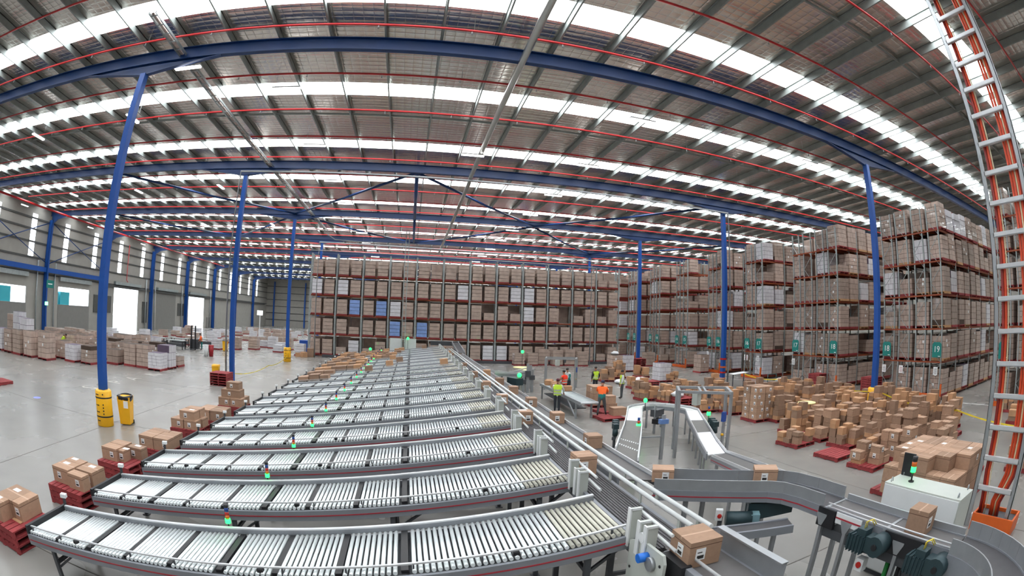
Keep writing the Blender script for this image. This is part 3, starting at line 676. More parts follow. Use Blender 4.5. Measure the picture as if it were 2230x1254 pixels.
MB().box(8.05, 8.15, 13.4, 13.5, 0, 1.55).build('post', M_alum, t); MB().box(7.95, 8.25, 13.35, 13.55, 1.25, 1.4).build('reader', mat('pale_blue_reader', '#5f7fb5', .4), t); MB().bar((8.1, 13.45, .8), (7.3, 13.6, .8), .05, .05).build('arm', M_alum, t)
# far induction machine and packing table
t = thing('far_induction_line', 'second small belt joining the takeaway conveyor behind the packing table', 'conveyor', (6.5, 29, 0))
ribbon(t, [(8.6, 34.5, 1.0), (6.4, 30, 1.15), (4.5, 26.3, ZT + .01)], [(9.1, 34.2, 1.0), (6.9, 29.7, 1.15), (4.55, 25.3, ZT + .01)], M_beltg, .1, .03, .16)
legs(t, [(8.6, 34.4, .9), (9.0, 34.2, .9), (6.5, 30, 1.0), (6.9, 29.7, 1.0), (5.5, 28, 1.2)]); MB().rbox(6.0, 26.6, .9, .5, .9, .4, .4).build('drive_box', M_motor, t)
for i, (x, y, h) in enumerate(((7.4, 29.2, 1.9), (7.75, 29.4, 1.5), (6.9, 28.3, 1.3), (8.1, 31.2, 1.6))):
    q = thing('machine_post', 'grey upright machine post by the far induction line, %s' % ['tallest, nearest the packing table', 'just right of the tallest', 'left and lowest', 'farthest back'][i], 'post', (x, y, 0), 'machine posts')
    MB().box(x - .08, x + .08, y - .06, y + .06, 0, h).build('post', M_alum, q); MB().box(x - .16, x + .16, y - .1, y + .1, h * .55, h * .75).build('control_box', M_dgrey, q)
for x, y, z, lab in ((6.2, 26.4, 1.35, 'green beacon glowing low on the far induction line'), (9.0, 37.5, 2.0, 'green beacon on a mast before the stacked flat cartons'), (-.3, 45.6, 2.45, 'green beacon above the pale cabinets at the sorter end'), (-3.9, 45.4, 1.3, 'green beacon at the left of the farthest roller lane')):
    q = thing('beacon', lab, 'signal light', (x, y, 0), 'far green beacons'); MB().tube([(x, y, 0), (x, y, z)], .02, 6).build('mast', M_black, q); MB().ell((x, y, z + .12), .13, .13, .13).build('green_beacon', E_green, q)
for x, y, r, lab in ((8.6, 35.6, .75, 'pale yellow round board behind the far induction line, the larger'), (8.3, 33.6, .55, 'pale yellow round board in front of the larger round board')):
    q = thing('round_table', lab, 'round board', (x, y, 0), 'pale round boards'); MB().lathe([(r, 1.0), (r, 1.04)], (x, y, 0), 24).build('table_top', M_yelc, q); MB().lathe([(.2, 0), (.2, 1.0)], (x, y, 0), 10).build('pedestal', M_dgrey, q)
t = thing('packing_table', 'long grey roller table where the workers stand sorting cartons', 'table', (8.1, 22, 0))
for x in (7.68, 8.5): MB().box(x - .03, x + .03, 20.2, 27.2, .75, .9).build('side_frame', M_alum, t)
for x0 in (0, 1):
    mb = MB()
    for i in range(40): mb.tube([(7.7, 20.3 + (i + 40 * x0) * .086, .86), (8.48, 20.3 + (i + 40 * x0) * .086, .86)], .03, 6)
    mb.build('roller_bed', M_galv, t)
MB().tube([(7.65, 20.2, .86), (8.53, 20.2, .86)], .06, 10).build('end_roller', M_rail, t)
for x in (7.7, 8.48):
    for y in (20.9, 23.8, 26.8): MB().box(x - .04, x + .04, y - .04, y + .04, 0, .78).build('leg', M_alum, t)
MB().bar((7.7, 20.9, .05), (7.7, 22.2, .75), .05, .05).build('diagonal_brace', M_alum, t); MB().box(7.75, 8.45, 21.5, 26.5, .35, .4).build('lower_shelf', M_dgrey, t)
# cabinets
t = thing('control_cabinet', 'big pale grey control cabinet at the lower right', 'cabinet', (7.9, 3.4, 0))
b = MB(); b.box(7.52, 8.18, 2.5, 4.25, .1, 1.8); b.build('body', M_cream, t); MB().box(7.54, 8.16, 2.52, 4.23, 0, .1).build('plinth', M_dgrey, t)
for y0, y1 in ((2.52, 4.23),): d = MB().box(7.5, 7.52, y0, y1, .13, 1.77).build('door', M_white, t); MB().box(7.48, 7.5, 3.34, 3.38, .9, 1.05).build('handle', M_black, d)
for x, y in ((7.6, 2.6), (8.1, 2.6), (7.6, 4.15), (8.1, 4.15)): MB().tube([(x, y, 1.8), (x, y, 1.85), (x + .03, y, 1.88), (x + .06, y, 1.85), (x + .06, y, 1.8)], .01, 6).build('lifting_eye', M_alum, t)
q = MB().tube([(7.85, 3.82, 1.8), (7.85, 3.82, 1.98)], .02, 8).build('stack_light', M_black, t)
for nm, m, z0, z1 in (('green_beacon', E_green, 1.98, 2.08), ('amber_lens', M_lamb, 2.08, 2.17), ('cap', M_black, 2.17, 2.26)): MB().lathe([(.055, z0), (.055, z1)], (7.85, 3.82, 0), 14).build(nm, m, q)
MB().lathe([(.06, 1.8), (.06, 1.82)], (7.85, 3.82, 0), 12).build('beacon_base', M_black, q)
mb = MB(); mb.box(8.1, 8.14, 3.95, 4.22, 1.8, 2.22); mb.build('speaker_panel', M_black, t)
for x, lab in ((-1.45, 'pale cabinet standing beyond the farthest lane, left of the ladder'), (-.1, 'pale cabinet standing beyond the farthest lane, right of the ladder')):
    q = thing('electrical_cabinet', lab, 'cabinet', (x, 46.9, 0), 'pale cabinets at the sorter end'); MB().box(x - .62, x + .62, 46.6, 47.1, 0, 2.5).build('body', M_cream, q); MB().box(x - .6, x + .6, 46.57, 46.6, .1, 2.45).build('door', M_white, q)
t = thing('cable_ladder', 'grey vertical cable ladder standing before the back rack', 'cable ladder', (-.75, 46.2, 0))
for s in (-.16, .16): MB().box(-.75 + s - .04, -.75 + s + .04, 46.15, 46.25, 0, 13.0).build('side_rail', M_galv, t)
for i in range(24): MB().box(-.9, -.6, 46.18, 46.22, .5 + .53 * i, .56 + .53 * i).build('rung', M_galv, t)
# near cable tower on the right
t = thing('cable_tower', 'tall aluminium cable ladder with orange cables near the right edge', 'cable ladder', (11.05, 2.7, 0))
for y in (3.3, 2.16):
    mb = MB(); mb.box(11.0, 11.04, y - .06, y + .06, 0, 13.9); mb.box(11.0, 11.16, y - .06 if y < 3 else y + .045, y - .045 if y < 3 else y + .06, 0, 13.9)
    mb.build('side_rail', M_alum, t)
for i in range(20):
    z = .27 + .673 * i
    mb = MB(); mb.box(11.0, 11.03, 2.2, 3.26, z - .05, z + .05); mb.box(11.0, 11.1, 2.2, 3.26, z - .055, z - .04); mb.box(11.03, 11.1, 2.2, 3.26, z + .04, z + .05)
    mb.build('rung', M_rail, t)
for i, (y, r, m) in enumerate(((3.12, .045, M_cabred), (3.04, .04, M_cabor), (2.97, .016, M_cabw), (2.52, .035, M_cabor), (2.44, .04, M_cabor), (2.37, .022, M_cabw), (2.31, .04, M_cabor), (2.25, .035, M_cabred))):
    yb = 3.06 - .08 * i if i < 3 else 2.72 - .06 * i + .2
    MB().tube([(11.2, yb, .32), (11.18, yb + .02, .65), (11.14, y + .02, 1.3), (11.12, y, 2.0), (11.12, y, 13.9)], r, 8).build('cable', m, t)
t = thing('cable_pit_box', 'orange steel guard box around the foot of the cable tower', 'guard box', (11.4, 2.6, 0))
for x0, x1, y0, y1 in ((10.87, 10.92, 1.95, 3.1), (11.55, 11.6, 1.95, 3.1), (10.87, 11.6, 1.9, 1.95), (10.87, 11.6, 3.1, 3.15)): MB().box(x0, x1, y0, y1, 0, .4).build('side_plate', M_orangeb, t)
MB().box(10.93, 11.54, 1.96, 3.09, .28, .32).build('inner_plate', M_dgrey, t)
# ------------------------------------------------------------------ pallets and wrapped loads
def pallet_parts(w=1.165, near=True):
    deck = MB(); n = 7 if near else 5
    for i in range(n):
        y = -w / 2 + (i + .5) * w / n; deck.box(-w / 2, w / 2, y - w / n * .42, y + w / n * .42, .125, .15)
    br = MB().box(-.02, .02, -w / 2, w / 2, .02, .125)
    bot = MB()
    for y in (-w / 2 + .06, 0, w / 2 - .06): bot.box(-w / 2, w / 2, y - .05, y + .05, 0, .02)
    return deck, br, bot
PD, PB, PO = pallet_parts()
pal_me = {}
for nm, m in (('red', M_pallet), ('wood', M_palletn)):
    pal_me[nm] = (PD.mesh('deck_boards', m), PB.mesh('bearer', m), PO.mesh('base_boards', m))
pal_low = {nm: MB().box(-.58, .58, -.58, .58, .1, .15).box(-.58, -.52, -.58, .58, 0, .1).box(-.03, .03, -.58, .58, 0, .1).box(.52, .58, -.58, .58, 0, .1).mesh('pallet', m) for nm, m in (('red', M_pallet), ('wood', M_palletn))}
def put(name, me, parent, loc=(0, 0, 0), rz=0, sc=None):
    o = bpy.data.objects.new(name, me); COL.objects.link(o); o.parent = parent; o.location = loc; o.rotation_euler = (0, 0, rz)
    if sc: o.scale = sc
    return o
def pallet(x, y, z, rz, label, group='red pallets', kind='red'):
    t = thing('pallet', label, 'pallet', (x, y, z), group); t.rotation_euler = (0, 0, rz)
    put('deck_boards', pal_me[kind][0], t)
    for dx in (-.55, 0, .55): put('bearer', pal_me[kind][1], t, (dx, 0, 0))
    put('base_boards', pal_me[kind][2], t)
    return t
def load_mesh(kind, h, seed, w=1.1):
    r = random.Random(seed); mb = MB(); nl = max(2, round(h / r.uniform(.27, .38))); z = 0
    for i in range(nl):
        lh = h / nl; nx, ny = r.choice(((2, 3), (3, 2), (2, 2), (3, 3)))
        ox, oy = r.uniform(-.012, .012), r.uniform(-.012, .012)
        if kind == 's' and i == nl - 1: nx, ny = 1, 2
        for a in range(nx):
            for b in range(ny):
                g = .009
                x0 = -w / 2 + a * w / nx + g + ox; x1 = -w / 2 + (a + 1) * w / nx - g + ox; y0 = -w / 2 + b * w / ny + g + oy; y1 = -w / 2 + (b + 1) * w / ny - g + oy
                mb.box(x0, x1, y0, y1, z, z + lh - .022)
        mb.box(-w / 2 + .02, w / 2 - .02, -w / 2 + .02, w / 2 - .02, z, z + lh - (.02 if i == nl - 1 else 0), 1)
        z += lh
    for q in range(2 if kind == 'b' else 0):
        a = r.uniform(-.4, .2); zz = r.uniform(.2, h - .35); mb.box(a, a + .14, -w / 2 - .02, -w / 2 + .01, zz, zz + .16, 2)
    return mb
KM = {'b': M_load, 'w': M_loadw, 'B': M_loadb, 's': M_load, 'm': M_loadw}
LM = {}
for k, hs in (('b', (1.2, 1.35, 1.45, 1.55, 1.62, 1.5, 1.4, 1.58)), ('w', (1.3, 1.45, 1.55)), ('B', (1.45, 1.5)), ('s', (.5, .75, .95))):
    LM[k] = []
    for i, h in enumerate(hs):
        LM[k].append(load_mesh(k, h, 31 * i + ord(k)).mesh('wrapped_cartons', [KM[k], M_loads if k != 'w' else M_loadp, M_label]))
KN = {'b': 'brown', 'w': 'white', 'B': 'blue', 's': 'low brown'}
specs = []                                   # (distance, x, y, z, kind, variant, label, group)
def add_load(x, y, z, k, label, group, zr=0):
    specs.append((math.dist((x, y, z), (0, 0, 4.5)), x, y, z, k, R.randrange(len(LM[k])), label, group, R.choice((0, PI / 2, PI, -PI / 2)) + R.uniform(-.02, .02), (1.04 + zr * .4, 1.04 + zr * .4, 1 + zr), 'red' if R.random() < .75 else 'wood'))
TIER = ['bottom', 'second', 'third', 'fourth', 'fifth', 'top']
# ------------------------------------------------------------------ racking
def upright(mb, x, ya, yb, zt, w=.055):
    for y in (ya, yb): mb.box(x - w, x + w, y - .035, y + .035, 0, zt)
    z = .3; up = True
    while z + 1.0 < zt:
        mb.bar((x, ya if up else yb, z), (x, yb if up else ya, z + .95), .03, .03); z += .95; up = not up
    for z in (.3, zt - .35): mb.bar((x, ya, z), (x, yb, z), .03, .03)
def rack(label, rows, x0, nb, lv, zt, bay=2.9, pw=.055, group='pallet racks', ends=True, near_only=True):
    t = thing('pallet_rack', label, 'rack', (x0, rows[0][0], 0), group)
    for ri, (ya, yb) in enumerate(rows):
        for i in range(nb + 1):
            if ri and i > 1: break
            mb = MB(); upright(mb, x0 + bay * i, ya, yb, zt, pw); mb.build('upright_frame', M_galv, t)
        nn = nb if ri == 0 else 1
        for z in lv:
            for y in (ya, yb):
                MB().box(x0, x0 + bay * nn, y - .025, y + .025, z - .13, z).build('beam', M_orange, t)
    return t
LV = [.22, 2.33, 4.29, 6.3, 8.28, 10.15]
# back rack (rows run across the picture)
BX = [-11.2 + 2.89 * i for i in range(13)]
LB = [.22, 2.42, 4.5, 6.56, 8.66]
rack('long pallet rack facing the camera across the back of the floor', [(50.5, 51.4)], BX[0], 12, LB, 11.0, 2.89, .085)
tiers = ["bbswsbb.bbbbbwwbbbbbbbsb", "bbbsbbBbBbbbbbbbbbbbbbbb", "bbbBbBwbbbbbbsbswbb.sbsb", "wbwbbbbbbbbwbbbwwbbbbbbb", "bbbbbbbbbsbbbbbbbbbbbbss"]
tn = ['bottom', 'second', 'third', 'fourth', 'top']
for ti, s in enumerate(tiers):
    for j, k in enumerate(s):
        if k == '.': continue
        x = BX[j // 2] + (.76 if j % 2 == 0 else 2.13)
        add_load(x, 50.95, LB[ti], k, '%s pallet load on the %s tier, %s place from the left, back rack' % (KN[k], tn[ti], ORD[j]), 'loads in the back rack', .1)
solo('rack_kerb', MB().box(-9.5, 24, 49.7, 49.85, 0, .22).box(-9.5, 24, 49.75, 49.8, .22, .3), M_dgrey, 'low dark kerb rail along the foot of the back rack', 'kerb')
solo('rack_top_rail', MB().tube([(-11.4, 50.3, 11.25), (22, 50.3, 10.95)], .05, 8), M_alum, 'thin grey rail along the top of the back rack', 'rail')
# row ends on the right
blocks = [('18 and 19', ('18', '19'), [(12.71, 13.56), (14.05, 14.84), (15.4, 16.27), (16.69, 17.57)], 6),
          ('17 and 18', ('17', '18'), [(22.05, 22.91), (23.4, 24.21), (24.76, 25.6), (26.1, 26.83)], 4),
          ('16 and 17', ('16', '17'), [(30.84, 31.78), (32.28, 33.12)], 3), ('15 and 16', ('15', '16'), [(36.94, 37.77), (38.39, 39.14)], 3),
          ('14 and 15', ('14', '15'), [(43.12, 43.99), (44.68, 45.39)], 3), ('13 and 14', ('13', '14'), [(49.31, 50.12), (50.7, 51.63)], 3),
          ('12 and 13', ('12', '13'), [(55.34, 56.2), (57, 57.8)], 2), ('19 and 20', ('19', None), [(3.2, 4.0), (4.6, 5.4), (6.0, 6.8), (7.4, 8.2)], 1),
          ('11 and 12', ('11', '12'), [(61.0, 61.9), (62.4, 63.3)], 2), ('10 and 11', ('10', '11'), [(67.2, 68.1), (68.6, 69.5)], 2)]
XR = 28.4
for bi, (bn, sg, rows, nb) in enumerate(blocks):
    rk = rack('pallet rack end with teal signs %s' % bn if bi != 7 else 'pallet rack end seen through the near cable ladder at right', rows, XR, nb, LV, 11.65)
    for z in LV[1:]:
        MB().box(XR - .06, XR - .02, rows[0][0], rows[-1][1], z - .11, z - .02).build('end_tie', M_orange, rk)
    MB().box(XR - .3, XR - .2, rows[0][0] - .25, rows[-1][1] + .1, .02, .4 if bi == 0 else .28).build('end_barrier', M_orangeb, rk)
    MB().box(XR - .3, XR - .18, rows[0][0] - .3, rows[0][0] - .2, 0, 1.0).build('corner_guard', M_orangeb, rk)
    far = rows[-1][1]; nr = rows[0][0]
    for si, (num, y) in enumerate(((sg[0], far - .32), (sg[1], nr + .32))):
        if num is None: continue
        st = thing('aisle_sign', 'teal sign %s on the %s of the rack signed %s' % (num, 'far side' if si == 0 else 'near side', bn), 'sign', (XR - .1, y, 3.0), 'teal aisle signs')
        q = [(-.36, -.45), (.36, -.45), (.36, .33), (.24, .45), (-.24, .45), (-.36, .33)]
        MB().ext(q, (XR - .12, y, 3.0), (0, 1, 0), (0, 0, 1), (.02, 0, 0)).build('sign_plate', M_green, st)
        letters(num, .5, (XR - .13, y, 3.02), (PI / 2, 0, -PI / 2), M_wht, st, 'sign_number')
        MB().box(XR - .125, XR - .12, y - .3, y - .12, 2.6, 2.64).build('sign_mark', M_wht, st)
    if bi < 4:
        for pi, y in enumerate((far - .15, (nr + far) / 2 + .8, nr + .35)[:3 if bi in (0, 2) else 1]):
            st = thing('notice', 'white paper notice on the rack end signed %s, %s' % (bn, ('farthest of them', 'in the middle', 'nearest of them')[pi]), 'notice', (XR - .1, y, 1.75), 'paper notices on rack ends')
            MB().box(XR - .1, XR - .085, y - .17, y + .17, 1.5, 1.98).build('paper', M_label, st)
            mb = MB()
            for i in range(5): mb.box(XR - .104, XR - .1, y - .12, y + .08 + .03 * (i % 2), 1.58 + .07 * i, 1.6 + .07 * i)
            mb.build('printed_lines', M_red if pi == 1 else M_blk, st)
    for ti, z in enumerate(LV):
        for ri, (ya, yb) in enumerate(rows):
            cy = (ya + yb) / 2
            for j in range(nb * 2 if ri == 0 else 1):
                k = R.choices('bws.', (78, 12, 7, 3))[0]
                if ti == 0 and ri > 0 and bi > 1 and R.random() < .5: k = '.'
                if ti == 5 and R.random() < .12: k = '.'
                if k == '.': continue
                x = XR + 2.9 * (j // 2) + (.78 if j % 2 == 0 else 2.12)
                lab = '%s wrapped load, %s tier, %s, rack signed %s' % (KN[k], TIER[ti], ('%s along the near side' % ORD[j]) if ri == 0 else 'end of the %s row back' % ORD[ri], bn)
                add_load(x, cy, z, k, lab, 'loads in the right racks')
# fallen ladder like sign board, protectors, pallets by the racks
for i in range(7): pallet(28.0, 23.5, .15 * i, R.uniform(-.02, .02), 'red pallet, %s up in the stack before rack signed 17 and 18' % ORD[i], 'stacked red pallets by the racks')
for i in range(8): pallet(27.6, 18.0, .15 * i, R.uniform(-.02, .02), 'red pallet, %s up in the stack behind the near right column' % ORD[i], 'stacked red pallets by the racks')
# ------------------------------------------------------------------ cartons
def carton_mesh(r, marks):
    mb = MB(); mb.box(-.5, .5, -.5, .5, 0, 1, 0)
    mb.box(-.502, .502, -.04, .04, .9, 1.004, 1)
    mb.box(-.5005, .5005, -.5005, .5005, .8, .83, 2)
    return mb
cm_full = carton_mesh(R, 1).mesh('carton', [M_kraft, M_kraft2, M_kdark])
lab_me = MB().box(-.1, .1, -.004, 0, -.12, .12, 0).box(-.07, .07, -.006, -.004, -.09, -.02, 1).box(-.07, .03, -.006, -.004, .03, .05, 1).mesh('shipping_label', [M_label, M_blk])
lid_me = MB().box(-.11, .11, -.08, .08, 0, .004).mesh('packing_slip', M_label)
CART = []
def carton(x, y, z, sx, sy, h, rz, label, group, detail=0, tilt=0.0):
    CART.append(((sx * sy * h) ** (1 / 3) / math.dist((x, y, z), (0, 0, 4.5)), x, y, z, sx, sy, h, rz, label, group, detail, tilt))
def real_carton(x, y, z, sx, sy, h, rz, label, group, detail, tilt):
    o = bpy.data.objects.new('carton', cm_full); COL.objects.link(o); o.location = (x, y, z); o.scale = (sx, sy, h); o.rotation_euler = (0, tilt, rz)
    tag(o, label, 'carton', group)
    if detail:
        sides = ((0, -.5, 0), (-.5, 0, -PI / 2)) if detail > 1 else (((0, -.5, 0),) if R.random() < .5 else ((-.5, 0, -PI / 2),))
        for px, py, r in sides:
            c = bpy.data.objects.new('shipping_label', lab_me); COL.objects.link(c); c.parent = o
            f = R.uniform(-.25, .25)
            c.location = (px + (f if r == 0 else 0), py + (f if r else 0), .5); c.rotation_euler = (0, 0, r)
            c.scale = (.62 / (sx if r == 0 else sy), 1 / (sy if r == 0 else sx), .62 / h)
        if detail > 1 and R.random() < .4:
            c = bpy.data.objects.new('packing_slip', lid_me); COL.objects.link(c); c.parent = o; c.location = (R.uniform(-.2, .2), .2, 1.0); c.scale = (.9 / sx, .9 / sy, 1)
    return o
# pallets with cartons at the left ends of the lanes
lay = [ # lane index, pallets in stack, carton list (dx, dy, sx, sy, h, dz)
 (0, 3, [(-.1, .22, .55, .7, .36, 0), (.3, .22, .24, .68, .36, 0), (-.16, -.3, .48, .34, .36, 0), (.26, -.16, .3, .1, .01, 0)]),
 (1, 3, [(-.28, -.02, .58, .56, .36, 0), (-.28, .42, .58, .3, .36, 0), (.3, .3, .55, .55, .34, 0), (.3, -.22, .5, .3, .34, 0)]),
 (2, 3, [(-.28, -.1, .55, .44, .33, 0), (-.28, .35, .55, .4, .33, 0), (.28, .4, .5, .35, .3, 0), (.1, -.05, .2, .36, .3, 0)]),
 (3, 2, [(-.28, -.1, .55, .8, .36, 0), (.29, -.1, .55, .8, .36, 0), (-.2, .44, .7, .26, .36, 0), (.37, .44, .38, .26, .36, 0)]),
 (4, 3, [(-.3, -.28, .52, .4, .3, 0), (.24, -.28, .5, .4, .3, 0), (-.25, .2, .55, .5, .3, 0), (.3, .2, .5, .5, .3, 0), (.1, -.2, .6, .45, .3, .3), (.1, .3, .6, .45, .3, .3)]),
 (5, 2, [(-.28, 0, .55, 1.0, .38, 0), (.29, 0, .55, 1.0, .38, 0)]),
 (6, 3, [(-.28, -.25, .55, .5, .34, 0), (.29, -.25, .55, .5, .34, 0), (-.28, .3, .55, .5, .34, 0), (.29, .3, .55, .5, .34, 0), (0, -.1, .9, .6, .34, .34), (.05, .0, .6, .5, .3, .68)]),
]
for k, np_, cs in lay:
    x, y = -7.75, 5.62 + 2.262 * k + (.1 if k else 0)
    if k == 0: y = 5.55
    rz = R.uniform(-.04, .04) + PI / 2
    for i in range(np_): pallet(x, y, .15 * i, rz + R.uniform(-.02, .02), 'red pallet, %s up, at the left end of roller lane %s from the near end' % (ORD[i], 'nearest' if k == 0 else ORD[k]), 'red pallets at the lane ends')
    for j, (dx, dy, sx, sy, h, dz) in enumerate(cs):
        carton(x + dx, y + dy, .15 * np_ + dz, sx, sy, h, R.uniform(-.02, .02), 'brown carton, %s of those piled at the left end of the %s lane' % (ORD[j] + (' from the front' if 0 else ''), 'nearest' if k == 0 else ORD[k]), 'cartons at the lane ends', 2)
# cartons queued on the far lanes
q = 0
for k in range(9, NL):
    y = (YN + YF) / 2 + PITCH * k
    x = -6.2; run = 1.2 + .55 * (k - 9) + R.uniform(-.3, .5)
    j = 0
    while x < -6.2 + min(run, 5.5):
        L = R.choice((.42, .5, .6)); z = lz(x + L / 2) + .03
        carton(x + L / 2, y - .02, z, L - .02, R.uniform(.7, .95), R.uniform(.22, .3), 0, 'brown carton, %s in the queue on the %s lane from the near end' % (ORD[j], ORD[k]), 'cartons queued on the far lanes', 0, -math.atan(ZB))
        x += L + (.5 if R.random() < .12 else 0); j += 1
for (x, k, nm) in ((-2.49, 10, 'on the left half'), (-1.34, 11, 'near the middle'), (-1.31, 13, 'near the middle'), (-.75, 12, 'just right of the middle'), (1.25, 17, 'on the right half'), (1.99, 10, 'near its right end'), (-2.1, 15, 'left of the middle'), (-1.7, 14, 'left of the middle')):
    y = 5.5 + PITCH * k; carton(x, y, lz(x) + .03, .45, .4, .33, 0, 'single brown carton travelling on the %s lane, %s' % (ORD[k], nm), 'single cartons on the lanes', 1, -math.atan(ZB))
# cartons on belts
mb_ = [(3.02, 4.0, .42, .44, .33), (3.0, 7.62, .36, .4, .34), (2.97, 11.9, .36, .4, .33), (2.95, 14.9, .33, .36, .3), (2.93, 18.2, .36, .4, .3), (2.92, 21.7, .36, .4, .3), (2.92, 25.9, .36, .42, .3), (2.9, 33.6, .34, .4, .28), (2.9, 36.2, .34, .4, .28), (2.9, 41.2, .34, .4, .28)]
for i, (x, y, sx, sy, h) in enumerate(mb_):
    carton(x, y, 1.865, sx, sy, h, R.uniform(-.06, .06), 'brown carton riding the dark sorter belt, %s' % ('nearest of all' if i == 0 else ORD[i] + ' from the near end'), 'cartons on the sorter belt', 2 if i < 4 else 1)
tb = [(4.13, 9.98), (4.15, 12.8), (4.08, 15.5), (4.06, 18.3), (4.02, 21.0), (4.0, 24.5)]
for i, (x, y) in enumerate(tb):
    carton(x, y, ZT + .005, .34, .38, .3, R.uniform(-.05, .05), 'brown carton riding the smooth takeaway belt, %s' % ('nearest of all' if i == 0 else ORD[i] + ' from the near end'), 'cartons on the takeaway belt', 1)
carton(4.47, 7.28, ZT + .005, .4, .34, .24, -.5, 'brown carton entering the tall sided merge conveyor', 'cartons on the merge conveyors', 1)
carton(6.1, 6.2, ZT + .005, .45, .34, .28, -.62, 'brown carton before the bend of the tall sided merge conveyor', 'cartons on the merge conveyors', 1)
carton(6.32, 2.72, ZT + .005, .34, .36, .36, .05, 'brown carton on the outfeed conveyor beside the big pale cabinet', 'cartons on the merge conveyors', 1)
# big picking field on the right: rows of pallets with loose cartons
pile = []                                   # (dist, args)
def heap(px, py, z0, rz, seed, hmax, where, sparse=0.0, nx=None, ny=None):
    r = random.Random(seed); c, s = math.cos(rz), math.sin(rz)
    nx = nx or r.choice((2, 3, 2)); ny = ny or r.choice((3, 2, 2))
    for a in range(nx):
        for b in range(ny):
            if r.random() < sparse: continue
            w, d = 1.12 / nx, 1.12 / ny; z = z0; top = r.uniform(.25, hmax); n = 0
            while z - z0 < top and n < 6:
                h = r.choice((.14, .18, .22, .27, .33)); sx = w * r.uniform(.72, .97); sy = d * r.uniform(.72, .97)
                dx = -.56 + (a + .5) * w + r.uniform(-.03, .03); dy = -.56 + (b + .5) * d + r.uniform(-.03, .03)
                x, y = px + dx * c - dy * s, py + dx * s + dy * c
                lab = 'carton %s up in the %s stack, %s' % (ORD[n], '%s-%s' % (('left', 'middle', 'right')[a if nx == 3 else 2 * a], ('front', 'centre', 'back')[b if ny == 3 else 2 * b]), where)
                pile.append((math.dist((x, y), (0, 0)), x, y, z, sx, sy, h, rz + r.uniform(-.09, .09), lab)); z += h + .001; n += 1
def place(x, y, rz, lab_p, where, seed, hmax, sparse=0.0, **kw):
    pallet(x, y, 0, rz, lab_p, 'red pallets in the picking field'); heap(x, y, .15, rz, seed, hmax, where, sparse, **kw)
pallet(13.6, 10.2, 0, .03, 'empty red pallet on the open floor, front of the picking field', 'red pallets in the picking field')
place(13.75, 12.45, .05, 'red pallet sparsely stacked with small cartons beside the empty pallet', 'sparse pallet behind the empty pallet', 5, .42, .35, nx=3, ny=3)
place(13.5, 8.5, .03, 'red pallet with upright cartons between the empty pallet and the cabinet', 'pallet in front of the empty one', 8, .5, .25, nx=3, ny=2)
rowx = [15.2, 16.65, 18.15, 19.6, 21.05, 22.5, 23.9]
sd = 20
for ci, x in enumerate(rowx):
    ylo = 6.5 + .5 * ci; yhi = [15.2, 18.8, 20.4, 22.2, 22.6, 21.6, 20.6][ci]
    y = ylo + R.uniform(0, .3); j = 0
    if ci == 0: y = 7.9
    while y < yhi:
        sd += 1
        if math.dist((x, y), (22.25, 14.3)) < 1.15: y += .4; continue
        hm = R.uniform(.7, 1.35) * (.85 if ci < 1 else 1)
        lab = 'red pallet, %s from the front in the %s pallet column of the picking field' % (ORD[j], ORD[ci])
        place(x + R.uniform(-.12, .12), y, R.uniform(-.08, .08), lab, 'pallet %s back in column %s' % (ORD[j], ORD[ci]), sd, hm, .12)
        y += 1.42 + R.uniform(0, .18); j += 1
# tidy tall stack of labelled cartons
pallet(15.7, 17.1, 0, 0, 'red pallet under the tall tidy stack of labelled cartons', 'red pallets in the picking field')
for l in range(5):
    for a in range(2):
        for b in range(2):
            carton(15.7 - .28 + .56 * a, 17.1 - .28 + .56 * b, .15 + .31 * l, .52, .52, .3, R.uniform(-.03, .03), 'labelled carton in the tall tidy stack, %s layer, %s %s corner' % (ORD[l], ('left', 'right')[a], ('front', 'back')[b]), 'cartons in the tall tidy stack', 2)
# big block of cartons behind the cabinet
for p, (x, y) in enumerate(((11.9, 6.3), (11.9, 5.1), (13.15, 5.7), (13.2, 4.5))):
    pallet(x, y, 0, 0, 'red pallet under the big carton block by the cabinet, %s' % ('back left', 'front left', 'back right', 'front right')[p], 'red pallets under the carton block')
for l in range(3):
    for a in range(5):
        for b in range(5):
            x = 11.5 + .49 * a; y = 4.3 + .49 * b
            if l == 2 and (a == 0 and b in (0, 1, 4) or a == 1 and b == 0): continue
            if 0 < a < 4 and 0 < b < 4 and l < 2: continue
            carton(x + R.uniform(-.006, .006), y + R.uniform(-.006, .006), .15 + .38 * l, .48, .48, .375, R.choice((0, PI / 2)), 'big brown carton of the block behind the cabinet, %s layer, %s column, %s rank' % (ORD[l], ORD[a], ORD[b]), 'cartons in the big block', 2 if (l == 2 and R.random() < .5) else 0)
carton(11.05, 5.9, 0, .4, .5, .5, .1, 'brown carton with papers on top standing left of the big block', 'loose cartons', 2)
for i, (x, y, z, s) in enumerate(((14.6, 6.0, 0, .5), (15.2, 6.2, 0, .6), (14.9, 6.1, .5, .5))):
    carton(x, y, z, .6, .5, .5, .1, 'brown carton %s right of the big block' % ('on the floor just', 'on the floor farther', 'lying on two others')[i], 'loose cartons', 0)
solo('loose_plank', MB().bar((14.1, 4.5, .1), (15.6, 4.6, .1), .16, .12), M_pallet, 'loose red timber beside the big carton block', 'timber')
# seen through the near cable ladder
for j, (x, y) in enumerate(((16.5, 3.2), (20.5, 4.0), (24.0, 5.4), (27.0, 6.6))):
    place(x, y, .05, 'red pallet seen through the near cable ladder, %s away' % ORD[j], 'pallet %s behind cable ladder' % ORD[j], 300 + j, .8, .05)
